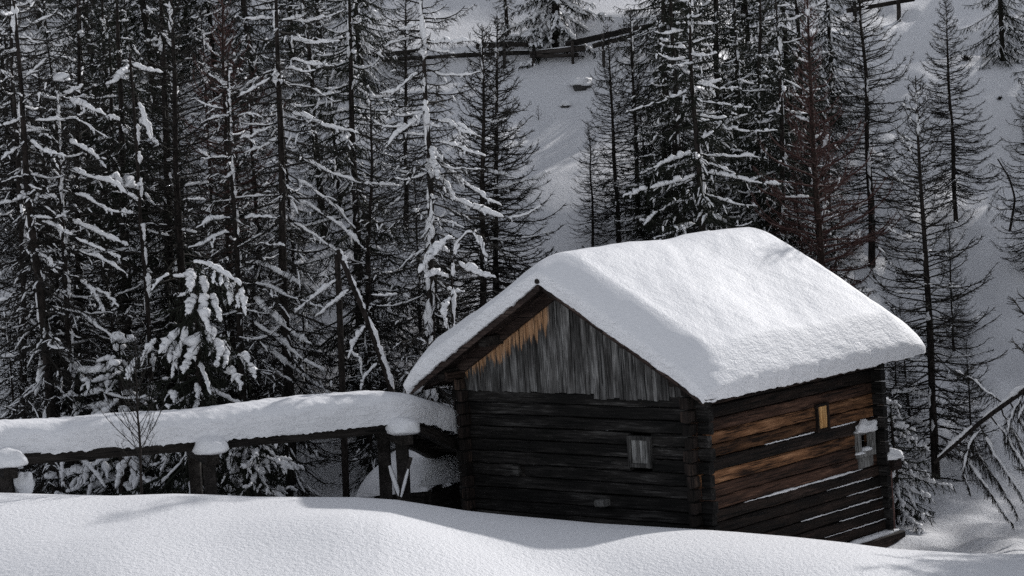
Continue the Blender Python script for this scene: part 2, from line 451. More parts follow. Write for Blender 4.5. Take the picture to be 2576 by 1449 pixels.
# snow lying on the ledges of the eave-side wall
def ledge_snow(y0, y1, z, xo, wd=0.05, h=0.035, seed=1):
    n = 46
    t = np.linspace(0, 1, n); r = np.random.default_rng(abs(int(seed)))
    P = np.stack([np.full(n, xo)+r.normal(0, .005, n), y0+(y1-y0)*t, z+0.012+r.normal(0, .004, n)], 1)
    rad = .72*h*(np.sin(np.pi*np.clip(t*1.0, 0.02, 0.98))**0.35)*(0.6+0.35*r.random(n)+.3*np.sin(t*(y1-y0)*3+seed)).clip(.12, 1.3); rad[0] = rad[-1] = 0.002
    V, Q = tubes(P[None], rad[None], 7)
    obj('snow_strip', mesh_np('snow_strip', V, Q, M_SNOW_B), cabin)
ledge_snow(2.2, 4.02, -1.322, 0.03, h=0.030, seed=2)
ledge_snow(4.62, 5.62, -1.322, 0.03, h=0.036, seed=3)
for k, (a, b, h) in enumerate([(1.35, 5.75, .042), (4.3, 6.1, .022), (5.0, 6.5, .016), (3.2, 6.45, .024), (4.6, 6.45, .022), (4.0, 6.5, .018), (5.2, 6.5, .012)]):
    z = [q for q in CZ if q < -2.3][k]+0.0
    ledge_snow(a, b, z, 0.045+0.022*k-0.01, h=h, seed=10+k)
# plinth beam
timber('plinth', -0.1, 0.34, 4.3, L+0.30, -4.25, -3.90, M_LOG_S, 1, 900, nx=6)
Pp = Acc(); n = 30; t = np.linspace(0, 1, n); r_ = np.random.default_rng(5)
Pp.tube(np.stack([0.2+0*t, 4.35+(L-4.1)*t, -3.885+0*t], 1)[None], (0.085*(np.sin(np.pi*np.clip(t, .01, .99))**.3)+r_.normal(0, .006, n))[None], 9)
obj('snow_strip', Pp.mesh('snow_strip', M_SNOW_B), cabin)
# corner post and projecting beam at the far end, snow on the beam
timber('corner_post', 0.06, 0.20, L+0.02, L+0.16, -3.86, -2.35, M_POST_R, 2, 901, nx=4)
bo = timber('projecting_beam', -0.25, 0.36, L-0.03, L+0.28, -2.52, -2.26, M_LOG_S, 0, 902, nx=2)
def lump(name, cx, cy, cz, rx, ry, rz, parent, mat=M_SNOW_B, seed=0, n=22, m=14, jag=0.12, flat=0.25):
    """a cushion of snow: flattened below, uneven above"""
    w = Waves(seed+50, 0.5, 1.6, 12, 3)
    u = np.linspace(0, 2*np.pi, n, endpoint=False); v = np.linspace(-np.pi/2, np.pi/2, m)
    U, Vv = np.meshgrid(u, v)
    X = np.cos(Vv)*np.cos(U); Y = np.cos(Vv)*np.sin(U); Z = np.sin(Vv)
    X = np.sign(X)*np.abs(X)**0.8; Y = np.sign(Y)*np.abs(Y)**0.8
    d = 1+jag*w(X, Y, Z)
    Z = np.where(Z < 0, Z*flat, Z)
    V = np.stack([cx+rx*X*d, cy+ry*Y*d, cz+rz*Z*d], -1).reshape(-1, 3)
    ii = np.arange(m-1)[:, None]*n; j = np.arange(n)[None, :]; j2 = (j+1) % n
    Q = np.stack([ii+j, ii+j2, ii+n+j2, ii+n+j], -1).reshape(-1, 4)
    return obj(name, mesh_np(name, V, Q, mat), parent)
lump('snow_cap', 0.06, L+0.12, -2.25, 0.36, 0.21, 0.20, cabin, seed=1)

# gable boards
bx = -W+0.02; i = 0
r_ = random.Random(9)
def roof_under(x):           # underside of the roof boards at x
    return T0-0.10+SLOPE*min(-x, x+W)
while bx < -0.02:
    w = r_.uniform(0.085, 0.19)
    x1 = min(bx+w, -0.01)
    xa, xb = bx+0.003, x1-0.003
    zb = r_.uniform(-0.03, 0.0)-0.0
    if -2.62 < bx < -0.62: zb -= 0.07+r_.uniform(0, 0.03)
    if -2.42 < bx < -2.22: zb -= 0.03
    yo = -0.045-r_.uniform(0, 0.022)
    za, zc_ = roof_under(xa)-0.01, roof_under(xb)-0.01
    nz = 5
    V = []; tw = r_.uniform(-.006, .006)
    for q in range(nz+1):
        f = q/nz
        l = xa+r_.uniform(-.003, .003); rr2 = xb+r_.uniform(-.003, .003)
        zl = zb+(za-zb)*f; zr = zb+(zc_-zb)*f+(r_.uniform(-.01, .01) if q == 0 else 0)
        y = yo+tw*f
        V += [(l, y, zl), (rr2, y+tw, zr), (rr2, y+0.028, zr), (l, y+0.028, zl)]
    if -W/2 < xb and xa < -W/2:      # board under the ridge
        pass
    V = np.array(V); Q = []
    for q in range(nz):
        for k in range(4):
            k2 = (k+1) % 4; Q.append((q*4+k, q*4+k2, q*4+4+k2, q*4+4+k))
    Q.append((3, 2, 1, 0)); Q.append((nz*4, nz*4+1, nz*4+2, nz*4+3))
    if za > zb+0.05 and zc_ > zb+0.05:
        obj('board', mesh_np('board', V, np.array(Q), M_BOARD, False), cabin)
    bx = x1; i += 1
# backing so that no light leaks through the joints
zR = T0-0.12+SLOPE*W/2
V = np.array([(-W+.05, 0.02, 0.2), (-.05, 0.02, 0.2), (-.05, 0.02, T0-.15), (-W/2, 0.02, zR), (-W+.05, 0.02, T0-.15),
              (-W+.05, 0.06, 0.2), (-.05, 0.06, 0.2), (-.05, 0.06, T0-.15), (-W/2, 0.06, zR), (-W+.05, 0.06, T0-.15)])
obj('gable_backing', mesh_np('gable_backing', V, [np.array([[0, 1, 2, 3, 4], [9, 8, 7, 6, 5]]), np.array([[i, i+5, (i+1) % 5+5, (i+1) % 5] for i in range(5)])], M_DARK, False), cabin)
V2 = V.copy(); V2[:, 1] += L-0.1
obj('gable_backing', mesh_np('gable_backing', V2, [np.array([[0, 1, 2, 3, 4], [9, 8, 7, 6, 5]]), np.array([[i, i+5, (i+1) % 5+5, (i+1) % 5] for i in range(5)])], M_DARK, False), cabin)
for s in (0, 1):       # wall plates closing the gap to the roof along both eaves
    xo = -TH if s == 0 else -W
    timber('wall_plate', xo+0.01, xo+TH, -OF+0.15, L+OB-0.1, 0.268, T0-0.10, M_LOG_S, 1, 950+s, nx=8)

# openings
def frame(nm, par, plane, a0, a1, z0, z1, t, proud, mat, sill=False):
    """four members round an opening; plane 'F' (front wall) or 'S' (eave-side wall)"""
    fr = obj(nm, None, par)
    def pc(name, p0, p1, q0, q1, pr=proud, axis=2):
        if plane == 'F': me = box_mesh(name, p0, p1, -pr, 0.06, q0, q1, mat, nx=2, jit=0.004, seed=int(q0*90), axis=axis if axis == 2 else 0, bev=.008)
        else: me = box_mesh(name, -0.06, pr, p0, p1, q0, q1, mat, nx=2, jit=0.004, seed=int(q0*90), axis=axis if axis == 2 else 1, bev=.008)
        return obj(name, me, fr)
    pc('frame_member', a0-t, a0, z0-t, z1+t); pc('frame_member', a1, a1+t, z0-t, z1+t)
    pc('frame_member', a0, a1, z1, z1+t, pr=proud-.006, axis=0); pc('frame_member', a0, a1, z0-t, z0, pr=proud-.006, axis=0)
    return fr
# front shuttered window
f1 = frame('window', cabin, 'F', -1.70, -1.27, -1.42, -0.94, 0.085, 0.075, M_FRAME_D)
f1['label'] = 'square shuttered window in a grey frame on the gable wall'
for k in range(4):
    a = -1.70+k*0.108
    obj('shutter_board', box_mesh('shutter_board', a+.002, a+.104, -0.03-.006*(k % 2), -0.005, -1.415, -0.945, M_SHUT_G, nx=2, jit=.003, seed=k, axis=2, bev=.006), f1)
timber('inner_board', -4.95, -4.6, 0.12, 0.165, -1.98, -1.6, M_DARK, 0, 77, nx=1)
# eave-side shuttered window, orange boards
f2 = frame('window', cabin, 'S', 4.20, 4.54, -1.28, -0.80, 0.06, 0.055, M_LOG_S)
f2['label'] = 'small orange shuttered window on the long wall'
for k in range(4):
    a = 4.205+k*0.084
    obj('shutter_board', box_mesh('shutter_board', -0.02, 0.018+.004*(k % 2), a, a+.080, -1.275, -0.805, M_SHUT_O, nx=2, jit=.002, seed=k+20, axis=2, bev=.005), f2)
# open grey-framed window with snow
f3 = frame('window', cabin, 'S', 5.68, 6.12, -1.99, -1.62, 0.12, 0.10, M_FRAME_G)
f3['label'] = 'open window in a thick grey frame holding snow'
lump('snow_cap', 0.07, 5.92, -1.50, 0.13, 0.42, 0.17, f3, seed=7, jag=.16, flat=.5)
lump('snow_cap', 0.03, 5.93, -1.98, 0.09, 0.18, 0.07, f3, seed=8, jag=.1)
lump('snow_cap', 0.08, 5.62, -2.02, 0.06, 0.16, 0.05, f3, seed=9, jag=.1)
obj('broken_board', box_mesh('broken_board', -0.05, -0.02, 5.70, 5.82, -1.98, -1.72, M_DARKZ, nx=1, axis=2), f3)
lump('snow_cap', -0.035, 5.78, -1.72, 0.04, 0.07, 0.05, f3, seed=12, jag=.1)
obj('sill_board', box_mesh('sill_board', 0.0, 0.035, 5.62, 6.2, -2.36, -2.12, M_FRAME_G, nx=3, jit=.006, seed=5, axis=1), f3)
# dark inside behind that window
timber('inner_wall', -1.6, -1.5, 4.8, L-0.2, -2.6, -1.0, M_DARK, 1, 78, nx=1)
# peg block on the front wall
timber('peg', -2.60, -2.36, -0.26, 0.0, -2.34, -2.20, M_FRAME_G, 0, 79, nx=1)

# roof: boards down both slopes, purlins, bargeboards and ragged shingle ends
RW = W/2+OS
def slope_pt(side, d, y, h=0.0):
    """side +1 right slope, -1 left; d = horizontal distance from ridge; h = height above the board plane"""
    x = -W/2+side*d
    return (x, y, T0+SLOPE*(W/2-d)+h)
y0r, y1r = -OF, L+OB
roof = obj('roof', None, cabin)
nb = 34; r_ = random.Random(3)
for side in (1, -1):
    for k in range(nb):
        a = y0r+(y1r-y0r)*k/nb+0.004; b = y0r+(y1r-y0r)*(k+1)/nb-0.004
        h0 = r_.uniform(-.012, .012); d1 = RW+r_.uniform(-.03, .05)
        V = []
        for d in (0.0, d1):
            for y, h in ((a, h0-.035), (b, h0-.035), (b, h0), (a, h0)): V.append(slope_pt(side, d+(0.01 if d == 0 else 0), y, h))
        Q = [(0, 1, 2, 3), (7, 6, 5, 4)]+[(q, (q+1) % 4, (q+1) % 4+4, q+4) for q in range(4)]
        obj('roof_board', mesh_np('roof_board', np.array(V), np.array(Q), M_ROOFW, False), roof)
for side, d in ((1, 0.12), (1, 1.9), (1, W/2+.0), (-1, 1.9), (-1, W/2+.0)):
    x = -W/2+side*d; z = T0+SLOPE*(W/2-d)-0.05
    obj('purlin', box_mesh('purlin', x-.09, x+.09, y0r+0.12, y1r-.1, z-.20, z, M_DARK, nx=6, jit=.01, seed=int(d*10), axis=1), roof)
def slanted(name, side, d0, d1, y0, y1, h0, h1, mat, seed=0, n=10, jit=.006):
    r = np.random.default_rng(abs(int(seed))); V = []
    for d in np.linspace(d0, d1, n+1):
        j = r.uniform(-jit, jit, 4)
        V += [slope_pt(side, d, y0, h0+j[0]), slope_pt(side, d, y1, h0+j[1]), slope_pt(side, d, y1, h1+j[2]), slope_pt(side, d, y0, h1+j[3])]
    Q = [(q*4+k, q*4+(k+1) % 4, q*4+4+(k+1) % 4, q*4+4+k) for q in range(n) for k in range(4)]+[(3, 2, 1, 0), (n*4, n*4+1, n*4+2, n*4+3)]
    return obj(name, mesh_np(name, np.array(V), np.array(Q), mat, False), roof)
for side in (1, -1):
    slanted('bargeboard', side, 0.05, RW-0.03, y0r-.05, y0r-.012, -0.13, 0.015, M_ROOFW, 5+side)
    slanted('rafter', side, 0.02, W/2+.2, -0.17, -0.075, -0.26, -0.04, M_ROOFW, 15+side)
    slanted('rafter', side, 0.02, W/2+.2, L+.05, L+.14, -0.26, -0.04, M_ROOFW, 25+side)
slanted('bargeboard', 1, 0.4, RW-0.6, y0r-.085, y0r-.053, -0.075, 0.03, M_ROOFW, 31)
# shingle ends
shv = []
for q in range(5):
    r = np.random.default_rng(q+70)
    V = np.array([(x, y, z) for z in (0, .035) for x, y in ((-.09, 0), (.09, 0), (.085, .5), (-.08, .5))], float)
    V[:, 0] *= r.uniform(.7, 1.2); V[:, :2] += r.uniform(-.02, .02, (8, 2)); V[:, 2] += r.uniform(-.012, .012, 8)
    shv.append(mesh_np('shingle', V, np.array([(3, 2, 1, 0), (4, 5, 6, 7), (0, 1, 5, 4), (1, 2, 6, 5), (2, 3, 7, 6), (3, 0, 4, 7)]), M_ROOFW, False))
def put_shingle(P, yaw_dir, down):
    o = obj('shingle', r_.choice(shv), roof)
    x = Vector(yaw_dir).normalized(); y = Vector(down).normalized(); z = x.cross(y).normalized(); y = z.cross(x)
    Mx = Matrix((x, y, z)).transposed().to_4x4(); Mx.translation = Vector(P); o.matrix_local = Mx
for side in (1, -1):
    sx = Vector((side, 0, -SLOPE)).normalized()
    d = 0.05
    while d < RW:
        put_shingle(slope_pt(side, d, y0r-.04-r_.uniform(0, .055), 0.022+r_.uniform(0, .02)), sx*side*1.0 if side > 0 else -sx, (0, 1, r_.uniform(-.05, .05)))
        if r_.random() < .5: put_shingle(slope_pt(side, d+.05, y0r-.02-r_.uniform(0, .07), 0.055+r_.uniform(0, .02)), sx if side > 0 else -sx, (0, 1, r_.uniform(-.1, .05)))
        d += r_.uniform(.12, .2)
y = y0r
while y < y1r:
    P = Vector(slope_pt(1, RW+.04+r_.uniform(-.03, .03), y, 0.0+r_.uniform(0, .012)))
    put_shingle(P, (0, 1, 0), (-1, 0, SLOPE)); y += r_.uniform(.14, .22)
ridge = obj('ridge_stub', box_mesh('ridge_stub', -W/2-.06, -W/2+.05, y0r-.16, y0r+.3, T0+SLOPE*W/2+.0, T0+SLOPE*W/2+.10, M_DARK, nx=1, axis=1, bev=.04), roof)

# the thick roof snow
def roof_snow():
    def edge_samples(lo, hi, R, ne, nm):
        u = np.linspace(0, 1, ne)
        d = np.concatenate([[0, .012, .02], .03+(R-.03)*u]); e = np.concatenate([[0, .17, .30], .40+.60*(1-(1-u)**1.4)])
        mid = np.linspace(lo+R, hi-R, nm+2)[1:-1]
        return np.concatenate([lo+d, mid, hi-d[::-1]]), np.concatenate([e, np.ones(nm), e[::-1]])
    X0, X1, Y0, Y1 = -W-OS-.10, OS+.10, -OF-.13, L+OB+.12
    X, ex = edge_samples(X0, X1, .50, 18, 90)
    Y, ey = edge_samples(Y0, Y1, .85, 18, 90)
    XX, YY = np.meshgrid(X, Y); EX, EY = np.meshgrid(ex, ey)
    w = Waves(21, 1.6, 5.0); w2 = Waves(22, .35, 1.0); w3 = Waves(23, .15, .4)
    k = .5
    def base(x):
        a = -x; b = x+W
        return T0+0.03+SLOPE*np.minimum(a, b)
    def smooth(x):
        a = -x; b = x+W
        return T0+0.03+SLOPE*(-(k*np.logaddexp(-a/k, -b/k)))
    T = 0.73+0.05*np.clip((XX-(-W/2))/(X1+W/2), 0, 1)**.7+0.12*np.clip((-W/2-XX)/(X1+W/2), 0, 1)+0.03*w(XX, YY)

    E = EX*EY
    Z = base(XX)*(1-E)+(smooth(XX)+0.0)*E+T*E+0.005*w2(XX, YY)*E
    # plan: pull the corners in, let the lower faces bulge and wander
    cornerx = (1-EY)**2; cornery = (1-EX)**2
    cx, cy = (X0+X1)/2, (Y0+Y1)/2
    bulge = 0.07*np.sin(np.pi*np.clip(E, 0, 1))
    PX = XX+np.where(XX > cx, 1, -1)*((1-EX)*(0.010*w2(YY, Z*2)+bulge)-0.10*cornerx*(1-EX))
    PY = YY+np.where(YY > cy, 1, -1)*((1-EY)*(0.010*w2(XX+9, Z*2)+bulge)-0.10*cornery*(1-EY))
    ny, nx = XX.shape
    V = np.stack([PX, PY, Z], -1).reshape(-1, 3)
    I = (np.arange(ny-1)[:, None]*nx+np.arange(nx-1)[None, :]).ravel()
    Q = np.stack([I, I+1, I+nx+1, I+nx], 1)
    # ragged hem: hang a skirt a few centimetres below the edge and turn it in
    b = np.concatenate([np.arange(nx), nx-1+nx*np.arange(1, ny), (ny-1)*nx+np.arange(nx-2, -1, -1), nx*np.arange(ny-2, 0, -1)])
    r = np.random.default_rng(2)
    rings = [b]; Vs = [V]; n0 = len(V); Qs = [Q]
    s = np.cumsum(np.r_[0, np.linalg.norm(np.diff(V[b], axis=0), axis=1)])
    hang = 0.015+0.014*np.clip(Waves(31, .12, .5)(s, s*0), -1, 2)+0.012*r.random(len(b))
    cen = np.array([cx, cy, 0])
    prev = b
    for q, (dn, inn) in enumerate([(1.0, 0.0), (1.3, .05), (0.4, .22)]):
        P = V[b].copy(); P[:, 2] -= np.maximum(hang, .004)*dn
        d = cen-P; d[:, 2] = 0
        ed = np.stack([np.where(np.abs(P[:, 0]-cx) > (X1-X0)/2-.25, np.sign(cx-P[:, 0]), 0), np.where(np.abs(P[:, 1]-cy) > (Y1-Y0)/2-.25, np.sign(cy-P[:, 1]), 0), 0*P[:, 0]], 1)
        P += ed*inn
        P[:, 2] += 0  # keeps to the slope
        idx = n0+np.arange(len(b)); n0 += len(b); Vs.append(P)
        nn = len(b); j = np.arange(nn); j2 = (j+1) % nn
        Qs.append(np.stack([prev[j2], prev[j], idx[j], idx[j2]], 1)); prev = idx
    return mesh_np('roof_snow', np.concatenate(Vs), Qs, M_SNOW_R)
obj('roof_snow', roof_snow(), cabin)

# ---------------------------------------------------------------- the raised timber chute
chute = thing('timber_chute', 'raised timber chute on trestles leading left from the cabin under deep snow', 'trestle', tuple(at(985, 1245, 51)))
chute_o = Vector(chute.location)
def lc(P): return Vector(P)-chute_o
LINE = [at(-420, 1182, 45.9), at(0, 1144, 47.5), at(250, 1130, 48.4), at(530, 1108, 49.4), at(760, 1090, 50.2), at(975, 1066, 51.0), at(1060, 1092, 52.2), at(1180, 1160, 54.2)]
LINE = [np.array(p) for p in LINE]
for a, b in zip(LINE[:5], LINE[1:6]):
    pass
perp = np.array([0.36, -0.93, 0])
def span(A, B, seed):
    A = np.array(A); B = np.array(B); d = B-A; d /= np.linalg.norm(d)
    pr = np.cross(d, [0, 0, 1]); pr /= np.linalg.norm(pr)
    for s in (-.55, .55):
        beam_between('beam', lc(A+pr*s), lc(B+pr*s), .20, .22, M_DARK, chute, seed=seed, nx=8, jit=.012)
    n = max(2, int(np.linalg.norm(B-A)/.32)); Ld = np.linalg.norm(B-A)
    for k in range(n):
        c = A+d*Ld*(k+.5)/n+np.array([0, 0, .14])
        beam_between('plank', lc(c-pr*.62), lc(c+pr*.60), Ld/n-.02, .05, M_DARK, chute, seed=seed+k, nx=2)
span(LINE[0], LINE[3], 1); span(LINE[3], LINE[5], 2)
span(LINE[5], LINE[7], 3)
def chute_snow(pts, name, half=.76, thick=.60, seed=1, n=150, base=.13):
    taper = lambda t, L: .84+.16*np.clip(t/L*1.6, 0, 1)
    pts = np.array(pts); seg = np.r_[0, np.cumsum(np.linalg.norm(np.diff(pts, axis=0), axis=1))]
    t = np.linspace(0, seg[-1], n)
    C = np.stack([np.interp(t, seg, pts[:, i]) for i in range(3)], 1)
    for _ in range(40): C[1:-1] = (C[:-2]+2*C[1:-1]+C[2:])/4
    T = np.gradient(C, axis=0); pr = np.cross(T, [0, 0, 1.]); pr /= np.linalg.norm(pr, axis=1)[:, None]
    m = 34; th = np.linspace(-.10, np.pi+.10, m)
    w = Waves(seed, .5, 2.2); w2 = Waves(seed+1, .12, .5); w3 = Waves(seed+2, 2, 6)
    V = np.zeros((n, m, 3))
    for j, a in enumerate(th):
        c, s_ = math.cos(a), math.sin(a)
        ww = half*np.sign(c)*abs(c)**.6*(1+.03*w(t, 0*t+a)); hh = thick*taper(t, seg[-1])*(1+.05*w3(t, 0*t))*np.sign(s_)*abs(s_)**.55
        if j in (0, m-1): hh = -.035-.018*np.clip(w2(t, 0*t+j), -.5, 2)-.014*np.abs(np.random.default_rng(j+seed).normal(0, 1, n))
        fade = np.ones(n)
        V[:, j] = C+pr*(ww*fade)[:, None]+np.array([0, 0, 1.])*(base+hh+.006*w2(t*1.0, 0*t+a*.8))[:, None]
    q = (np.arange(n-1)[:, None]*m+np.arange(m-1)[None, :]).ravel()
    cap = np.array([list(range(m))]); cap2 = np.array([[(n-1)*m+i for i in range(m)][::-1]])
    V = V.reshape(-1, 3)-np.array(chute_o)
    return obj(name, mesh_np(name, V, [np.stack([q, q+1, q+m+1, q+m], 1), cap, cap2], M_SNOW_R), chute)
chute_snow(LINE, 'snow_cover', seed=4, n=330)
def trestle(i, A, nlen=.95, flen=.75, brace=False, post=.23):
    A = np.array(A)
    n = A+perp*nlen+np.array([0, 0, -.26]); f = A-perp*flen+np.array([0, 0, -.26])
    beam_between('crossbeam', lc(f), lc(n), .27, .30, M_DARK, chute, seed=i, nx=4)
    ends = []
    for s in (.62, -.62):
        P = A+perp*s+np.array([0, 0, -.41]); gz = float(ground(P[0]+.05, P[1]))-.3
        B = np.array([P[0]+.02, P[1], gz])
        beam_between('post', lc(P), lc(B), post, post, M_DARKZ, chute, seed=i+5, nx=5); ends.append(B)
    e = n-perp*.30+np.array([0, 0, .14])
    sn = lump('snow_cap', 0, 0, 0, .36, .56, .27, chute, seed=i+3, jag=.05, flat=.35, n=30, m=20)
    ang = math.atan2(perp[1], perp[0])+math.pi/2
    sn.matrix_local = Matrix.Translation(lc(e)) @ Matrix.Rotation(ang, 4, 'Z')
trestle(1, at(505, 1106, 49.3)); trestle(2, at(0, 1134, 47.4), nlen=1.15); trestle(3, at(985, 1058, 51.0), post=.26)
g = at(1000, 1252, 50.4)
# a pair of crossed braces at the foot of the right-hand trestle
beam_between('brace', lc(at(975, 1160, 50.6)), lc(at(1008, 1262, 50.3)), .09, .09, M_DARKZ, chute, seed=2)
beam_between('brace', lc(at(1034, 1150, 50.3)), lc(at(1004, 1262, 50.2)), .08, .08, M_DARKZ, chute, seed=3)
ac = Acc()
for a, b, rr in ((at(980, 1172, 50.5), at(1006, 1250, 50.2), .055), (at(1027, 1180, 50.2), at(1009, 1250, 50.15), .035)):
    t = np.linspace(0, 1, 12)[:, None]
    P = (a[None]*(1-t)+b[None]*t)-np.array(chute_o)
    ac.tube(P[None], (rr*np.sin(np.pi*np.clip(t[:, 0], .04, .96))**.3)[None], 8)
obj('snow_strip', ac.mesh('snow_strip', M_SNOW_B), chute)
# snow plastered on the left trestle's post
pl = at(62, 1225, 46.6)
lump('snow_patch', *lc(at(62, 1218, 46.75)), .18, .10, .22, chute, seed=44, jag=.15, flat=1.0)

# ---------------------------------------------------------------- low log shed beside the cabin
sh0 = at(1010, 1262, 54.2)
shed = thing('log_shed', 'low dark log shed with a rounded snow-covered roof between chute and cabin', 'shed', (sh0[0], sh0[1], float(ground(sh0[0], sh0[1]))))
so = Vector(shed.location)
A = at(985, 1262, 53.4); B = at(1180, 1204, 55.0)
for c in range(7):
    for (p, q, kk) in ((at(950, 1250, 54.6), at(1075, 1220, 53.0), 0), (at(1075, 1220, 53.0), at(1215, 1196, 54.8), 1)):
        p = p.copy(); q = q.copy(); p[2] = q[2]-0.10; 
        dz = np.array([0, 0, -.13-.25*c])
        if kk == 0: p[2] -= .1
        beam_between('log', Vector(p+dz)-so, Vector(q+dz)-so, .2, .245, M_DARK, shed, seed=c, nx=5)
def mound(name, corners, thick, seed, R=.35, n=40, power=5):
    """snow laid over a four-cornered patch; corners in order; thickness rounded at the edges"""
    c = [np.array(p) for p in corners]
    u = np.sin(np.linspace(-np.pi/2, np.pi/2, n))*.5+.5
    U, Vv = np.meshgrid(u, u)
    P = ((1-U)*(1-Vv))[..., None]*c[0]+(U*(1-Vv))[..., None]*c[1]+(U*Vv)[..., None]*c[2]+((1-U)*Vv)[..., None]*c[3]
    e = np.clip((1-np.abs(2*U-1)**power), 0, 1)**.42*np.clip((1-np.abs(2*Vv-1)**power), 0, 1)**.42
    w = Waves(seed, .8, 2.5)
    P[..., 2] += e*thick*(1+.08*w(P[..., 0], P[..., 1]))
    I = (np.arange(n-1)[:, None]*n+np.arange(n-1)[None, :]).ravel()
    return obj(name, mesh_np(name, P.reshape(-1, 3)-np.array(so), np.stack([I, I+1, I+n+1, I+n], 1), M_SNOW_R), shed)
mound('roof_snow', [at(893, 1252, 54.4), at(1075, 1236, 52.8), at(1200, 1150, 55.2), at(1020, 1150, 57.0)], .62, 3, power=3)
mound('roof_snow', [at(1050, 1226, 52.6), at(1200, 1206, 54.2), at(1225, 1158, 55.6), at(1100, 1180, 54.4)], .42, 5, power=3)
#TREES
# ---------------------------------------------------------------- trees
def smooth_noise(r, N, K, f=3):
    """(N,K) smooth random walk in about [-1,1]"""
    c = r.normal(0, 1, (N, f+2)); x = np.linspace(0, f+1-1e-6, K); i = x.astype(int); t = x-i; t = t*t*(3-2*t)
    return c[:, i]*(1-t)+c[:, np.minimum(i+1, f+1)]*t

def primaries(r, H, crown0, n, Lfn, e_top, e_bot, curve, tip, K=9, sag=0.0, azbias=None, lean=0.0):
    """centre lines of the boughs of a tree of height H standing at the origin"""
    h = crown0*H+(H*0.985-crown0*H)*(np.linspace(0, 1, n)+r.normal(0, .35/n, n))
    h = np.clip(h, 0.05*H, H*.99)
    f = np.clip((h/H-crown0)/(1-crown0), 0, 1)
    az = np.arange(n)*2.399+r.normal(0, .5, n)
    Ln = Lfn(f)*r.uniform(.72, 1.12, n)
    el = np.radians(e_bot+(e_top-e_bot)*f+r.normal(0, 7, n))
    t = np.linspace(0, 1, K)
    # elevation along the bough: falls first then lifts at the tip
    E = el[:, None]+np.radians(curve)*np.sin(np.pi*t)[None]*-1+np.radians(tip)*(t**2.2)[None]+.10*smooth_noise(r, n, K)
    A = az[:, None]+.12*smooth_noise(r, n, K)
    ds = Ln[:, None]/(K-1)
    dx = np.cos(E)*np.cos(A)*ds; dy = np.cos(E)*np.sin(A)*ds; dz = np.sin(E)*ds
    P = np.zeros((n, K, 3)); P[:, 0, 2] = h
    P[:, 1:, 0] = np.cumsum(dx[:, 1:], 1); P[:, 1:, 1] = np.cumsum(dy[:, 1:], 1); P[:, 1:, 2] = h[:, None]+np.cumsum(dz[:, 1:], 1)
    return P, Ln, f

def sample_on(P, idx, t):
    K = P.shape[1]; x = t*(K-1); i = np.clip(x.astype(int), 0, K-2); f = (x-i)[:, None]
    p = P[idx, i]*(1-f)+P[idx, i+1]*f; d = P[idx, i+1]-P[idx, i]
    return p, d/(np.linalg.norm(d, axis=1, keepdims=True)+1e-9)

def twigs_on(r, P, Ln, spacing, lfac, lmin, lmax, side=.8, fwd=.6, hang=0.25, up=0.0, K=3, t0=.12, taper=True):
    cnt = np.maximum(2, (Ln*(1-t0)/spacing).astype(int))
    idx = np.repeat(np.arange(len(P)), cnt); N = len(idx)
    t = t0+(1-t0)*r.random(N)**.85*.99
    p, d = sample_on(P, idx, t)
    s = np.cross(d, [0, 0, 1.]); s /= np.linalg.norm(s, axis=1, keepdims=True)+1e-9
    sg = np.where(r.random(N) < .5, -1, 1)[:, None]
    v = d*fwd*r.uniform(.5, 1.4, (N, 1))+s*sg*side*r.uniform(.4, 1.2, (N, 1))+r.normal(0, .22, (N, 3)); v[:, 2] -= hang*r.uniform(.3, 1.5, N)
    v /= np.linalg.norm(v, axis=1, keepdims=True)
    l = np.clip(Ln[idx]*lfac*((1.05-t) if taper else 1)*r.uniform(.6, 1.3, N), lmin, lmax)
    tt = np.linspace(0, 1, K)
    Q = p[:, None]+v[:, None]*(l[:, None]*tt[None])[..., None]
    Q[:, :, 2] += (up-hang*.35)*l[:, None]*(tt**2)[None]
    Q[:, 1:-1] += r.normal(0, .03, (N, max(K-2, 0), 3))*l[:, None, None]
    return Q, l, idx, t

def snow_along(r, P, Ln, idxs, rad, seg, cover, K=17, lift=.75, t0=.05, t1=.98, jagg=.30):
    """irregular rolls of snow lying along stretches of the given centre lines"""
    A = []
    for i in idxs:
        a = t0+r.uniform(0, .12)
        while a < t1-.05:
            ln = min(seg*r.uniform(.5, 1.7)/max(Ln[i], .1), t1-a)
            if r.random() < cover and ln*Ln[i] > .08: A.append((i, a, a+ln))
            a += ln+r.uniform(.01, .05)
    if not A: return None
    A = np.array(A); N = len(A)
    tt = A[:, 1:2]+(A[:, 2:3]-A[:, 1:2])*np.linspace(0, 1, K)[None]
    ii = np.repeat(A[:, 0].astype(int), K)
    p, d = sample_on(P, ii, np.clip(tt.ravel(), 0, .999)); p = p.reshape(N, K, 3)
    env = np.sin(np.pi*np.linspace(0, 1, K)).clip(0, 1)**.28; env[0] = env[-1] = .05
    Rm = rad*r.uniform(.6, 1.3, (N, 1))*env[None]*(1+jagg*smooth_noise(r, N, K, 9)+.10*r.normal(0, 1, (N, K))).clip(.3, 1.8)*(1.1-.4*tt)
    p[:, :, 2] += Rm*lift
    p[:, :, :2] += r.normal(0, .14, (N, K, 2))*Rm[:, :, None]
    return p, Rm, A[:, 0].astype(int)

def jitter_tubes(r, P, R, n, squash=1.0, amp=.16):
    V, Q = tubes(P, R, n)
    N, K = R.shape
    Vr = V.reshape(N, K, n, 3); c = P[:, :, None]
    o = Vr-c; o *= (1+amp*r.normal(0, 1, (N, K, n, 1))).clip(.5, 1.6)
    o[..., 2] *= squash
    return (c+o).reshape(-1, 3), Q

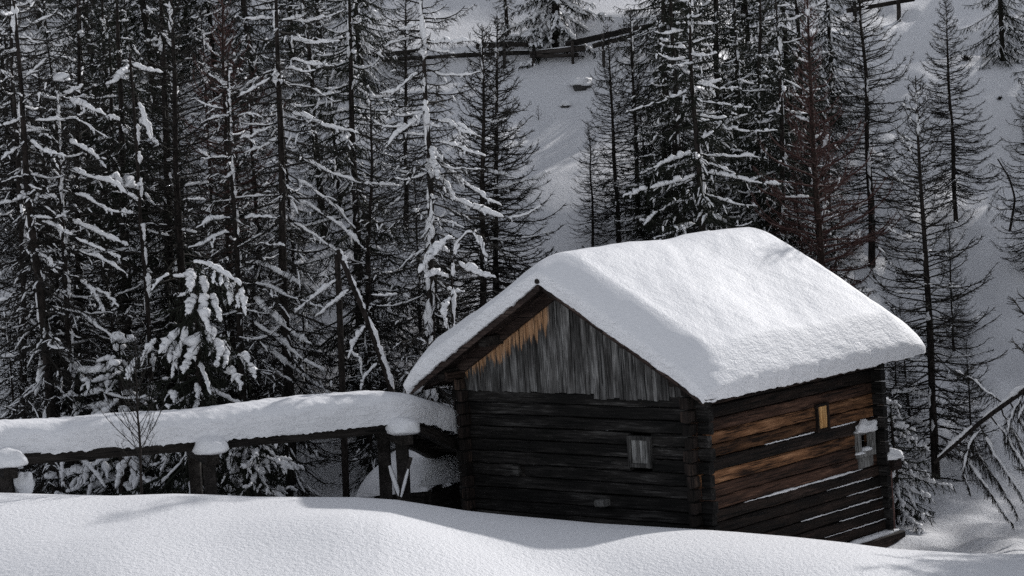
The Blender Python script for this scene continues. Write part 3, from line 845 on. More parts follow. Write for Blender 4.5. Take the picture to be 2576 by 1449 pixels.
def trunk_path(r, H, wob=.03, K=14):
    z = np.linspace(-.35, H, K)
    x = wob*H*.12*smooth_noise(r, 1, K, 4)[0]; y = wob*H*.12*smooth_noise(r, 1, K, 4)[0]
    x -= x[0]; y -= y[0]
    return np.stack([x, y, z], 1)

def make_tree(name, H, r0=.11, seed=1, crown0=.12, nb=70, Lmax=1.5, shape='cone', e_top=35, e_bot=-12, curve=12, tip=32,
              tw=.085, tl=.34, tlmin=.12, tlmax=.55, hang=.2, needles=0, nlen=.12, nsp=.06, nrad=.004,
              snow=.045, cover=.5, seg=.45, share=.7, tsnow=.0, tsrad=.022, trsnow=.5, bark=None, twig=None,
              twr=.0065, sides=3, ptr=.022, top_cut=1.0, wob=.03, split=0):
    """returns dict of meshes: trunk, crown (boughs and twigs), snow; dims in metres"""
    r = np.random.default_rng(seed)
    bark = bark or M_BARK; twig = twig or M_TWIG
    if shape == 'cone': Lfn = lambda f: Lmax*(1.0-f)**.75*(.35+.65*np.clip(f*5+.35, 0, 1))+.12
    elif shape == 'column': Lfn = lambda f: Lmax*(1-f**2.2)*(.6+.4*np.sin(f*7+seed))+.15
    elif shape == 'ragged': Lfn = lambda f: Lmax*(1-f*.78)*np.where(np.random.default_rng(seed+5).random(len(f)) < .35, 1.15, .55)+.12
    else: Lfn = lambda f: Lmax*np.sin(np.pi*np.clip(f*.93+.12, 0, 1))**.6+.1
    P, Ln, f = primaries(r, H, crown0, nb, Lfn, e_top, e_bot, curve, tip)
    tp = trunk_path(r, H, wob)
    # boughs start on the trunk
    P[:, :, 0] += np.interp(P[:, 0, 2], tp[:, 2], tp[:, 0])[:, None]; P[:, :, 1] += np.interp(P[:, 0, 2], tp[:, 2], tp[:, 1])[:, None]
    K = P.shape[1]
    tt = np.linspace(0, 1, K)
    a = Acc(); a.tube(tp[None], (r0*(1-np.clip(tp[:, 2]/H, 0, 1))**.8+.008)[None]*(1+.05*r.normal(0, 1, len(tp))), 9)
    trunk = a.mesh('trunk', bark)
    Rb = (ptr*(.45+.55*Ln/Ln.max()))[:, None]*(1-.78*tt)[None]+.003
    big = set(np.argsort(-Ln*(1-.5*f))[:split].tolist())
    def piece(ids, nm, nms):
        ids = np.array(sorted(ids))
        if not len(ids): return None, None
        p_, l_ = P[ids], Ln[ids]
        c = Acc(); c.tube(p_, Rb[ids], 4)
        Q, ql, qi, qt = twigs_on(r, p_, l_, tw, tl, tlmin, tlmax, hang=hang, K=3, up=.10 if hang < .3 else 0)
        c.tube(Q, np.full((len(Q), 3), twr)*np.array([1, .8, .45])[None], sides)
        if needles:
            T, l2, ti, _ = twigs_on(r, Q, ql*1.0, nsp, 0.0, nlen*.6, nlen, hang=hang*.8, K=2, t0=.05)
            c.add(*blades(T, np.full(len(T), nrad*1.15), r))
        else:
            T, l2, ti, _ = twigs_on(r, Q, ql, .075, 0.0, .05, nlen, hang=hang*.5, up=.2, K=2, t0=.1, side=.6)
            c.add(*blades(T, np.full(len(T), twr*.72), r))
        sn = Acc()
        if snow > 0:
            sel = np.nonzero(r.random(len(p_)) < (share if nm == 'crown' else max(share, .9)))[0]
            o = snow_along(r, p_, l_, sel, snow, seg, cover)
            if o: sn.add(*jitter_tubes(r, o[0], o[1], 7, .8))
        if tsnow > 0:
            sel = np.nonzero(r.random(len(Q)) < tsnow)[0]
            o = snow_along(r, Q, ql, sel, tsrad, .3, .9, K=7, t0=.05)
            if o: sn.add(*jitter_tubes(r, o[0], o[1], 5, .85))
        return c.mesh(nm, twig), sn
    crown, s = piece(set(range(len(P)))-big, 'crown', 'snow')
    boughs = []
    for q in sorted(big):
        bm, sn = piece([q], 'bough', 'snow_roll')
        boughs.append((bm, sn.mesh('snow_roll', M_SNOW_B)))
    if trsnow > 0:
        n = int(H*trsnow*3)
        z = r.uniform(.05*H, .92*H, n); ln = r.uniform(.12, .55, n)
        zz = z[:, None]+ln[:, None]*np.linspace(0, 1, 7)[None]
        rt = r0*(1-np.clip(zz/H, 0, 1))**.8+.008
        ang = r.normal(-.1, .5, n)[:, None]+.25*smooth_noise(r, n, 7)
        X = np.interp(zz, tp[:, 2], tp[:, 0])+np.cos(ang)*rt; Y = np.interp(zz, tp[:, 2], tp[:, 1])+np.sin(ang)*rt
        R = (.035*r.uniform(.5, 1.4, (n, 1)))*np.array([.1, .8, 1, .9, 1, .7, .08])[None]*(1+.3*r.normal(0, 1, (n, 7))).clip(.4, 1.8)
        s.add(*jitter_tubes(r, np.stack([X, Y, zz], -1), R, 6, 1.0))
    snowm = s.mesh('snow', M_SNOW_B)
    return {'trunk': trunk, 'crown': crown, 'snow': snowm, 'H': H, 'boughs': boughs}

TRIS = [0]
def place(kind, base, up, scale, rot, name, label, category='tree', group=None):
    """stand one tree up: base point, direction of its axis, scale, turn about its axis"""
    o = thing(name, label, category, (0, 0, 0), group)
    u = Vector(up).normalized(); x = Vector((math.cos(rot), math.sin(rot), 0)); x = (x-u*x.dot(u)).normalized(); y = u.cross(x)
    Mx = Matrix((x, y, u)).transposed().to_4x4() @ Matrix.Scale(scale, 4); Mx.translation = Vector(base)
    o.matrix_world = Mx
    for p in ('trunk', 'crown', 'snow'):
        if kind.get(p) is not None:
            obj(p, kind[p], o, kind=None if p == 'trunk' else 'stuff')
    for bm, sm in kind['boughs']:
        b = obj('bough', bm, o)
        if sm is not None: obj('snow_roll', sm, b, kind='stuff')
    return o
def line_tree(kind, x1, y1, x2, y2, D, name, label, Htop=None, rot=0.0, group=None, category='tree', scale=None, base_py=None):
    """a tree whose axis is seen through (x1,y1) above and (x2,y2) below at distance D"""
    A = at(x1, y1, D); B = at(x2, y2, D)
    up = (A-B)/np.linalg.norm(A-B)
    t = 0
    P = B.copy()
    for _ in range(40):
        gz = float(ground(P[0], P[1])); P = P+up*((gz-P[2])/up[2])
    if Htop is not None:
        T = at(Htop[0], Htop[1], D); scale = np.linalg.norm(T-P)/kind['H']
    return place(kind, P, up, scale or 1.0, rot, name, label, category, group)

# ---- kinds
K_ = {}
# bare larches, upturned fine twigs, almost no snow
for i in range(4):
    K_['larch%d' % i] = make_tree('larch', 8.0, r0=.085, seed=100+i, crown0=.06, nb=190, Lmax=1.85, e_top=42, e_bot=-10, curve=16, tip=42, tw=.050, tl=.34,
                                  hang=.15, snow=.026, cover=.22, seg=.3, share=.3, tsnow=.03, tsrad=.012, trsnow=.25, twr=.0062, ptr=.016)
# larches with long arms loaded with rolls of snow
for i in range(4):
    K_['arms%d' % i] = make_tree('arms', 9.0, r0=.075, seed=200+i, crown0=.05, nb=135, Lmax=2.5, shape='ragged', e_top=12, e_bot=-32, curve=8, tip=34, tw=.036, tl=.27,
                                 tlmax=.6, hang=.40, snow=.036, cover=.75, seg=.8, share=.55, tsnow=.13, tsrad=.015, trsnow=1.4, twr=.0062, ptr=.020, split=14)
# the same habit without long arms: those stand in the photograph one by one and are built below
for i in range(3):
    K_['core%d' % i] = make_tree('core', 9.0, r0=.085, seed=250+i, crown0=.04, nb=150, Lmax=1.8, shape='ragged', e_top=12, e_bot=-30, curve=8, tip=34, tw=.040, tl=.34,
                                 tlmax=.6, hang=.40, snow=.028, cover=.5, seg=.6, share=.35, tsnow=.13, tsrad=.015, trsnow=1.5, twr=.0060, ptr=.017)
# spruces, hanging twigs, snow in clumps
for i in range(4):
    K_['spruce%d' % i] = make_tree('spruce', 8.5, r0=.09, seed=300+i, crown0=.03, nb=130, Lmax=2.1, e_top=8, e_bot=-30, curve=10, tip=26, tw=.042, tl=.34,
                                   hang=.6, needles=1, nlen=.13, nsp=.075, nrad=.006, snow=.036, cover=.65, seg=.6, share=.6, tsnow=.16, tsrad=.019, trsnow=.8, twig=M_NEEDLE, twr=.0070, split=12)
# dense dark spruces for the depth of the wood
for i in range(3):
    K_['dark%d' % i] = make_tree('dark', 10.0, r0=.125, seed=400+i, crown0=.06, nb=125, Lmax=2.1, shape='column', e_top=10, e_bot=-22, curve=10, tip=18, tw=.060, tl=.34,
                                 hang=.55, needles=1, nlen=.16, nsp=.12, nrad=.010, snow=.034, cover=.4, seg=.45, share=.5, tsnow=.09, tsrad=.020, trsnow=.3, twig=M_NEEDLE, twr=.010)
for i in range(2):
    K_['dense%d' % i] = make_tree('dense', 8.0, r0=.085, seed=450+i, crown0=.09, nb=210, Lmax=2.0, e_top=38, e_bot=-14, curve=14, tip=38, tw=.040, tl=.34,
                                  hang=.15, snow=.028, cover=.25, seg=.3, share=.2, trsnow=.4, twr=.0068, ptr=.016)
# reddish bare larches
for i in range(2):
    K_['red%d' % i] = make_tree('red', 9.0, r0=.09, seed=500+i, crown0=.06, nb=150, Lmax=1.8, shape='column', e_top=50, e_bot=-5, curve=12, tip=40, tw=.042, tl=.36,
                                hang=.02, snow=.03, cover=.22, seg=.3, share=.3, trsnow=.3, twr=.0062, twig=M_TWIG_R, bark=M_BARK_R)
# small snow-laden spruce with heavy hanging fingers of snow
K_['lowspruce'] = make_tree('lowspruce', 2.6, r0=.06, seed=610, crown0=.02, nb=50, Lmax=1.5, shape='cone', e_top=10, e_bot=-22, curve=12, tip=6, tw=.045, tl=.4, tlmin=.15,
                            hang=.7, needles=1, nlen=.11, nsp=.07, nrad=.007, snow=.055, cover=1.0, seg=.4, share=.8, tsnow=.25, tsrad=.035, trsnow=.5, twig=M_NEEDLE, twr=.008, split=6)
K_['narrow'] = make_tree('narrow', 3.4, r0=.06, seed=611, crown0=.02, nb=80, Lmax=1.35, shape='cone', e_top=-5, e_bot=-30, curve=12, tip=10, tw=.04, tl=.4, tlmin=.15,
                            hang=.8, needles=1, nlen=.11, nsp=.06, nrad=.007, snow=.03, cover=.5, seg=.4, share=.4, tsnow=.06, tsrad=.02, trsnow=.2, twig=M_NEEDLE, twr=.008)
K_['bigspruce'] = make_tree('bigspruce', 7.0, r0=.16, seed=620, crown0=.0, nb=120, Lmax=2.6, shape='cone', e_top=5, e_bot=-26, curve=12, tip=8, tw=.055, tl=.3, tlmin=.2, tlmax=.8,
                            hang=.6, needles=1, nlen=.2, nsp=.11, nrad=.014, snow=.10, cover=.9, seg=.6, share=.85, tsnow=.24, tsrad=.06, trsnow=.2, twig=M_NEEDLE, twr=.013)
K_['sapling'] = make_tree('sapling', 3.4, r0=.026, seed=630, crown0=.12, nb=46, Lmax=1.25, shape='cone', e_top=52, e_bot=40, curve=-6, tip=22, tw=.10, tl=.4, tlmin=.1, tlmax=.4,
                          hang=-.25, snow=0, trsnow=0, twr=.0045, ptr=.009, nlen=.09)
K_['tiny'] = make_tree('tiny', 1.0, r0=.012, seed=640, crown0=.1, nb=16, Lmax=.42, e_top=50, e_bot=20, tw=.06, tl=.3, tlmin=.06, hang=0, snow=0, trsnow=0, twr=.005, ptr=.008)

def L_(*a): return K_[a[0]]
# ---- the trees one can tell apart: kind, axis upper (x,y), axis lower (x,y), distance, top (x,y) or None, label
HERO = [
 ('arms0', (28, 100), (48, 700), 60, (24, -140), 'tall thin larch at the far left edge with snow stuck along its trunk', .4),
 ('core0', (42, 100), (100, 740), 56, (30, -160), 'leaning snow-plastered larch with forked white boughs, second trunk from the left edge', 2.0),
 ('larch0', (203, 100), (204, 650), 62, (202, -90), 'slim straight bare larch standing behind the snowy trunks at left', 1.0),
 ('larch1', (108, 250), (145, 700), 61, (100, 150), 'short thin dark stem between the two leaning snowy larches at left', .2),
 ('core1', (148, 190), (172, 730), 56.5, (146, 186), 'snowy larch whose white top ends below the frame at left, boughs sweeping down right', 0.1),
 ('dark0', (257, 60), (262, 400), 70, (255, -120), 'thick dark trunk in shade behind the broken snow-capped stem', .5),
 ('dark1', (296, 60), (312, 640), 66, (292, -150), 'very dark straight conifer just right of the thick shaded trunk at left', 1.5),
 ('dark2', (404, 60), (424, 700), 62, (400, -180), 'thickest dark conifer trunk in the left wood, reaching out of the top of the photo', 2.5),
 ('larch2', (433, 60), (456, 640), 60, (430, -120), 'slender dark larch stem crossing just right of the thickest trunk', 3.0),
 ('red0', (562, 60), (577, 640), 64, (560, -60), 'reddish brown bare larch crown in the upper left wood', .3),
 ('core1', (583, 200), (607, 700), 57.5, (578, 130), 'spruce with white clotted boughs in front of the reddish larch', .8),
 ('core2', (698, 60), (716, 690), 58, (692, -240), 'tall conifer with a thick bare brown trunk and long snowy boughs falling to the right', 1.9),
 ('spruce1', (890, 80), (907, 550), 63, (884, -160), 'dark spruce with drooping boughs right of the thick brown trunk', 2.8),
 ('larch3', (1021, 100), (1020, 580), (1020, 588), (1021, -40), 'thin straight larch whose foot shows on the bright snow patch left of centre', 1.1),
 ('core0', (1066, 80), (1086, 700), 57, (1062, -110), 'tall larch left of centre with arched snow-covered arms and a white clot at its waist', 4.4),
 ('larch1', (926, 350), (920, 760), 60, (930, 250), 'thin larch stem between the dark spruce and the tall arched larch', 1.4),
 ('larch2', (1215, 140), (1219, 640), 62, (1212, 60), 'thin bare larch close to the dense pointed one at centre', 2.2),
 ('dense1', (1242, 150), (1243, 480), 63, (1240, 40), 'dense pointed bare larch with a bell-shaped crown at centre beside the open slope', 3.3),
 ('dark0', (1268, -40), (1276, 110), (1276, 118), (1264, -300), 'lone dark trunk standing at the upper fence left of the big snowy spruce', 3.9),
 ('larch3', (1530, 80), (1556, 600), (1556, 622), (1526, 60), 'bare larch with a slim pointed crown right of the open slope', .9),
 ('larch1', (1477, 310), (1490, 610), (1490, 625), (1474, 305), 'small bare larch nearest the open slope, below its taller neighbour', 2.0),
 ('larch2', (1588, 100), (1609, 600), 67, (1586, 20), 'thin larch stem between the slim larch and the snowy spruce at right of centre', .1),
 ('dark1', (1690, 20), (1702, 450), 66, (1688, -160), 'thick dark trunk rising behind the ridge of the cabin roof', 2.3),
 ('spruce2', (1738, 60), (1760, 550), 59, (1734, -90), 'large spruce above the cabin roof with white shelves of snow on both sides', 1.2),
 ('dark2', (1854, 20), (1862, 300), 70, (1852, -140), 'dark conifer behind the snowy spruce above the roof', .9),
 ('dark0', (1914, 20), (1920, 400), 67, (1912, -120), 'dark conifer with clotted snow next left of the reddish larch above the roof', 2.9),
 ('spruce3', (1953, 40), (1962, 400), 64, (1950, -60), 'shadowed spruce with small snow clots left of the reddish larch', .5),
 ('red1', (2030, 40), (2066, 620), 61, (2026, -60), 'tall reddish brown larch rising behind the right half of the cabin roof', 1.7),
 ('larch0', (2166, 60), (2191, 640), (2191, 668), (2163, -140), 'tall larch with open upswept boughs just right of the reddish larch', 5.1),
 ('larch2', (2306, 260), (2360, 1300), 59.2, (2302, 190), 'large bare larch in front of the right snow slope, its foot beside the cabin', 4.1),
 ('dense0', (2378, 30), (2405, 550), (2405, 560), (2376, -6), 'whole bare larch with black lower crown alone on the slope at upper right', 2.7),
 ('larch1', (2582, 200), (2590, 560), 68, (2578, 160), 'bare larch cut by the right edge of the photo', 1.0),
]
HO = {}
for i, (k, a, b, D, top, lab, rot) in enumerate(HERO):
    if isinstance(D, tuple): D = hit(*D)
    nm = {'arms': 'snowy_larch', 'core': 'snowy_larch', 'dense': 'bare_larch', 'larch': 'bare_larch', 'spruce': 'snowy_spruce', 'dark': 'dark_conifer', 'red': 'reddish_larch'}[k[:-1]]
    HO[a] = (line_tree(K_[k], a[0], a[1], b[0], b[1], D, nm, lab, Htop=top, rot=rot), D)

LADEN = line_tree(K_['narrow'], 490, 700, 500, 1000, 53.6, 'laden_spruce', 'small spruce behind the chute buried under fat hanging fingers of snow', Htop=(486, 655), rot=.4)
line_tree(K_['lowspruce'], 2240, 1000, 2262, 1300, 55.0, 'low_spruce', 'low snowy spruce tucked behind the right corner of the cabin', Htop=(2236, 1010), rot=1.0)
LOW1 = line_tree(K_['lowspruce'], 300, 860, 310, 1200, 55.5, 'low_spruce', 'low spruce with white boughs left of the spruce buried in snow', Htop=(298, 850), rot=2.4)
LOW2 = line_tree(K_['lowspruce'], 640, 1040, 650, 1240, 53.0, 'low_spruce', 'low snow-covered spruce under the chute between its first two trestles', Htop=(640, 1030), rot=4.0)
line_tree(K_['bigspruce'], 1395, -120, 1400, 100, hit(1400, 128), 'snowy_spruce', 'big spruce heaped with white snow at the top behind the fence', Htop=(1392, -330), rot=.7)
line_tree(K_['bigspruce'], 2560, -200, 2566, -60, 92, 'snowy_spruce', 'dark spruce at the top right corner, only its lowest boughs in view', Htop=(2555, -420), rot=1.7)
line_tree(K_['sapling'], 340, 900, 356, 1240, 46.9, 'larch_sapling', 'fine bare larch sapling standing in front of the chute snow', Htop=(338, 850), rot=.9, category='sapling')
line_tree(K_['tiny'], 1354, 280, 1355, 303, hit(1355, 305), 'tiny_sapling', 'tiny bare sapling alone on the bright open slope', Htop=(1354, 268), rot=.9, category='sapling')

# ---- the wood behind: trees nothing tells apart
r_ = random.Random(12)
def fill(n, xlo, xhi, Dlo, Dhi, kinds, lab, grp, hlo, hhi, name):
    for i in range(n):
        px = xlo+(xhi-xlo)*(i+r_.random())/n; D = r_.uniform(Dlo, Dhi)
        k = K_[r_.choice(kinds)]
        x = at(px, 600, D)[0]; z = float(ground(x, D))-.1
        h = r_.uniform(hlo, hhi)
        place(k, (x, D, z), (-.03+r_.uniform(-.03, .03), r_.uniform(-.02, .02), 1), h/k['H'], r_.uniform(0, 6.28), name, lab, 'tree', grp)
fill(16, -120, 960, 78, 90, ['dark0', 'dark1', 'dark2', 'spruce1'], 'dark conifer deep in the left wood with specks of snow', 'dark conifers deep in the left wood', 8, 11, 'dark_conifer')
fill(15, -60, 900, 66, 77, ['dark0', 'dark2', 'spruce0', 'spruce3', 'larch1', 'arms2'], 'snow-flecked conifer among the crowded trees of the left wood', 'crowded conifers of the left wood', 6, 9.5, 'snowy_conifer')
fill(14, -40, 960, 58, 65, ['spruce2', 'larch0', 'arms0', 'arms3', 'spruce1'], 'small snow-laden conifer in the undergrowth of the left wood', 'small conifers under the left wood', 3, 5.5, 'small_conifer')
fill(9, 1640, 2140, 72, 86, ['dark0', 'dark1', 'dark2', 'spruce1'], 'dark conifer deep in the wood above the cabin', 'dark conifers above the cabin', 8, 11, 'dark_conifer')
fill(9, 1600, 2180, 62, 70, ['spruce0', 'dark2', 'larch3', 'spruce3', 'larch0'], 'snow-flecked conifer in the crowd above the cabin roof', 'crowded conifers above the cabin', 5, 8.5, 'snowy_conifer')
fill(9, 0, 700, 57, 61, ['larch2', 'core1', 'dense0'], 'thin young larch tangled among the front trees of the left wood', 'young larches of the left wood', 4, 6.5, 'young_larch')
fill(5, 1560, 2150, 60, 66, ['dense0', 'larch1', 'dense1'], 'twiggy larch crowded behind the cabin roof', 'twiggy larches behind the roof', 5, 7.5, 'young_larch')
fill(4, 2200, 2480, 60, 66, ['larch0', 'larch3'], 'low twiggy larch on the slope right of the cabin', 'low larches right of the cabin', 2.2, 3.6, 'young_larch')
fill(4, 930, 1180, 61, 70, ['larch0', 'larch3', 'spruce1'], 'bare young larch on the slope left of centre', 'young larches left of centre', 3.5, 5.5, 'young_larch')

# ---- the long loaded boughs one can tell apart, hung on their trees
def crop(pts, f=2.0, ox=0.0, oy=0.0): return [(x/f+ox, y/f+oy) for x, y in pts]
BS = [0]
def boughs_on(o, D, lists, srad=.048, hang=.5, tl=.34, tw=.03, twr=.0062, brad=.022, cover=.97, twig=None, dr=(-.9, .25)):
    inv = o.matrix_basis.inverted()
    for pts in lists:
        BS[0] += 1; r = np.random.default_rng(900+BS[0])
        if isinstance(pts, tuple): sr, pts = pts
        else: sr = srad
        dd = r.uniform(*dr); n = len(pts)
        p = np.array([at(x, y, D+dd*i/(n-1)) for i, (x, y) in enumerate(pts)])
        sg = np.r_[0, np.cumsum(np.linalg.norm(np.diff(p, axis=0), axis=1))]; Lb = sg[-1]
        K = 14; t = np.linspace(0, Lb, K*3); q = np.stack([np.interp(t, sg, p[:, i]) for i in range(3)], 1)
        for _ in range(10): q[1:-1] = (q[:-2]+2*q[1:-1]+q[2:])/4
        q = q[np.linspace(0, len(q)-1, K).astype(int)]; q[1:-1] += r.normal(0, .012, (K-2, 3)); Ln = np.array([Lb])
        c = Acc(); c.tube(q[None], np.linspace(brad, .006, K)[None], 5)
        Q, ql, _, _ = twigs_on(r, q[None], Ln, tw, tl/max(Lb, .5), .1, tl, hang=hang, K=4)
        c.tube(Q, np.full((len(Q), 4), twr)*np.array([1, .85, .7, .45])[None], 3)
        T, _, _, _ = twigs_on(r, Q, ql, .08, 0., .05, .13, hang=hang*.6, K=2, t0=.1, side=.7)
        c.add(*blades(T, np.full(len(T), twr*.72), r))
        b = obj('bough', c.mesh('bough', twig or M_TWIG), o); b.matrix_parent_inverse = inv
        o2 = snow_along(r, q[None], Ln, [0], sr, 1.3, cover, K=36)
        if o2:
            ac = Acc(); ac.add(*jitter_tubes(r, o2[0], o2[1], 8, .85, .10))
            sel = np.nonzero(r.random(len(Q)) < .10)[0]
            o3 = snow_along(r, Q, ql, sel, sr*.5, .3, .8, K=7)
            if o3: ac.add(*jitter_tubes(r, o3[0], o3[1], 5, .85))
            obj('snow_roll', ac.mesh('snow_roll', M_SNOW_B), b, kind='stuff')
C2 = lambda *l: [(q[0], crop(q[1])) if isinstance(q, tuple) else crop(q) for q in l]
o, D = HO[(698, 60)]
boughs_on(o, D, C2([(1430, 105), (1560, 110), (1690, 75), (1740, 45)], [(1425, 180), (1560, 225), (1720, 205)], [(1425, 290), (1560, 325), (1690, 335)],
    (.062, [(1430, 550), (1560, 600), (1640, 640), (1760, 660), (1820, 675)]), [(1440, 760), (1560, 815), (1700, 890), (1850, 930), (2040, 935)],
    [(1440, 870), (1560, 940), (1680, 1040), (1800, 1160)], [(1450, 980), (1600, 1060), (1720, 1140), (1840, 1260)], [(1450, 1100), (1600, 1200), (1700, 1270)],
    (.03, [(1420, 420), (1560, 440), (1700, 520)]), [(1490, 965), (1380, 985), (1250, 990), (1100, 1020), (930, 1000)], [(1430, 660), (1370, 720), (1290, 750), (1220, 770)],
    (.035, [(1400, 340), (1290, 400), (1200, 460)]), (.035, [(1395, 90), (1300, 100), (1210, 95)]), (.03, [(1400, 1180), (1330, 1230), (1250, 1240)])))
o, D = HO[(583, 200)]
boughs_on(o, D, C2([(1190, 1100), (1080, 1100), (980, 1150)], (.065, [(1190, 1170), (1100, 1180), (1000, 1240), (940, 1250)]), [(1205, 1100), (1300, 1090), (1400, 1100)],
    [(1210, 1230), (1340, 1230), (1440, 1240)], (.06, [(1215, 1320), (1330, 1330), (1430, 1380), (1520, 1430)]), [(1165, 500), (1240, 470), (1330, 420), (1400, 350)],
    [(1160, 580), (1090, 590), (1010, 620)], [(1170, 600), (1240, 570), (1330, 590)], [(1175, 700), (1260, 690), (1380, 630)], [(1160, 460), (1110, 420), (1080, 370)], [(1180, 800), (1110, 790), (1000, 800)],
    [(1190, 860), (1130, 900), (1100, 880)]))
boughs_on(o, D, [(.065, [(616, 663), (648, 663), (689, 680), (731, 701), (762, 722)]), (.06, [(616, 705), (662, 719), (714, 740), (748, 753), (825, 778)]), (.075, [(627, 740), (662, 774), (707, 812), (741, 844), (790, 868)]),
    (.06, [(627, 805), (679, 840), (721, 871), (762, 906), (821, 937)]), (.055, [(630, 890), (658, 913), (696, 937), (741, 965)]), (.06, [(640, 850), (717, 913), (766, 948), (811, 979)]), (.05, [(620, 960), (560, 985), (520, 1000)])])
o, D = HO[(42, 100)]
boughs_on(o, D, C2([(140, 700), (80, 750), (0, 810)], [(140, 700), (230, 770), (340, 785)], [(170, 1100), (280, 1140), (400, 1210), (510, 1260), (620, 1300)], [(150, 880), (80, 890), (0, 920)],
    [(115, 400), (170, 360), (240, 290)], [(100, 440), (50, 400), (0, 350)], [(165, 980), (230, 1000), (290, 990)], [(160, 960), (110, 1000), (60, 1010)], [(180, 1280), (240, 1300), (280, 1350)], [(95, 250), (50, 270), (0, 280)]))
o, D = HO[(148, 190)]
boughs_on(o, D, C2((.06, [(310, 490), (400, 520), (480, 560), (610, 610)]), [(310, 590), (400, 600), (500, 670), (555, 700)], (.085, [(330, 700), (400, 740), (480, 780), (540, 850)]),
    (.06, [(330, 850), (450, 890), (590, 930), (700, 1020)]), (.06, [(340, 960), (450, 1000), (560, 1070), (680, 1075)]), [(340, 1100), (460, 1160), (560, 1200), (650, 1240)], [(350, 1250), (480, 1290), (560, 1330), (650, 1390)],
    [(300, 470), (350, 470), (420, 430)]))
boughs_on(o, D, [(.05, [(180, 770), (215, 800), (280, 845), (325, 910)]), (.07, [(125, 850), (165, 900), (205, 945), (213, 980)]), (.06, [(195, 700), (235, 735), (265, 790)]), (.06, [(105, 900), (97, 960), (82, 1040)]), (.05, [(230, 720), (270, 745), (300, 775)])])
lump('snow_cap', *(o.matrix_basis.inverted() @ Vector(at(155, 200, D))), .16, .13, .13, o, seed=61)
o, D = HO[(1066, 80)]
boughs_on(o, D, C2([(2130, 115), (2030, 150), (1930, 165)], [(2125, 190), (2030, 200), (1960, 220), (1930, 240)], (.062, [(2135, 350), (2060, 400), (1990, 465), (1900, 470)]),
    (.06, [(2150, 530), (2110, 590), (2050, 640), (1980, 690), (1930, 750)]), (.035, [(2140, 110), (2230, 110), (2320, 80), (2390, 20)]), (.06, [(2145, 215), (2250, 215), (2390, 205)]),
    [(2150, 350), (2230, 380), (2330, 380), (2440, 360)], [(2160, 600), (2260, 620), (2340, 670), (2420, 690)], [(2165, 715), (2290, 730), (2380, 775), (2450, 790)], [(2150, 250), (2200, 260), (2290, 270)],
    (.08, [(2150, 240), (2125, 260), (2135, 300)])))
boughs_on(o, D, [(.062, [(1098, 400), (1147, 445), (1187, 475), (1232, 505), (1267, 520)]), (.062, [(1090, 480), (1147, 505), (1197, 525), (1247, 545), (1292, 552), (1327, 540), (1370, 515)]),
    [(1100, 300), (1140, 312), (1180, 330), (1215, 348)], [(1097, 415), (1137, 426), (1217, 425)], (.07, [(1095, 430), (1127, 470), (1145, 505)]), [(1090, 550), (1130, 560), (1170, 575)], (.03, [(1080, 620), (1040, 640), (1000, 680)]),
    (.09, [(1083, 360), (1090, 395), (1098, 440), (1100, 455)])], dr=(-1.1, -.2))
o, D = HO[(1215, 140)]
boughs_on(o, D, [[(1219, 480), (1267, 472), (1317, 455), (1347, 452), (1385, 430)], [(1220, 605), (1292, 605), (1342, 595), (1390, 582)], [(1216, 300), (1240, 310), (1275, 300)], [(1217, 430), (1260, 440), (1300, 450)]])
o, D = HO[(890, 80)]
boughs_on(o, D, [[(900, 272), (930, 272), (965, 258)], [(895, 278), (870, 278), (845, 282)], [(897, 100), (940, 130), (965, 145)], [(893, 150), (850, 165), (815, 160)], [(903, 450), (945, 470), (985, 472)]], srad=.05)
o, D = HO[(1738, 60)]
boughs_on(o, D, [[(1748, 250), (1798, 260), (1848, 270), (1893, 272)], [(1750, 213), (1818, 225), (1860, 220)], [(1748, 295), (1798, 315), (1828, 310), (1863, 295)], [(1758, 320), (1848, 327), (1913, 332), (1963, 327)],
    [(1758, 390), (1823, 395), (1873, 395), (1923, 397)], (.065, [(1760, 435), (1838, 445), (1898, 462), (1968, 465)]), (.06, [(1760, 525), (1808, 550), (1843, 570)]), [(1748, 250), (1698, 242), (1640, 262), (1577, 280)],
    [(1750, 160), (1728, 162), (1698, 167)], (.06, [(1755, 385), (1697, 400), (1647, 420), (1607, 440)]), (.06, [(1758, 440), (1697, 460), (1617, 480), (1562, 495)]), (.06, [(1762, 500), (1697, 510), (1657, 530), (1617, 570)]), [(1762, 560), (1697, 585), (1637, 600)],
    [(1742, 110), (1770, 100), (1800, 90)], [(1740, 40), (1720, 60), (1702, 65)], [(1760, 490), (1810, 500), (1850, 515), (1910, 520)]], twig=M_NEEDLE, twr=.008, srad=.05)
o, D = HO[(2166, 60)]
boughs_on(o, D, [(.02, [(2170, 95), (2223, 85), (2258, 55), (2283, 25)]), (.015, [(2175, 155), (2238, 130), (2268, 90)]), (.015, [(2178, 215), (2238, 210), (2278, 185), (2298, 130)]), (.04, [(2180, 262), (2230, 260), (2275, 255)]), (.05, [(2190, 360), (2230, 360), (2263, 357)]),
    (.04, [(2190, 425), (2230, 420), (2245, 415)]), (.012, [(2188, 490), (2250, 490), (2310, 470)]), (.02, [(2182, 300), (2240, 310), (2290, 290), (2310, 260)])], hang=0, cover=.6)
o, D = HO[(2306, 260)]
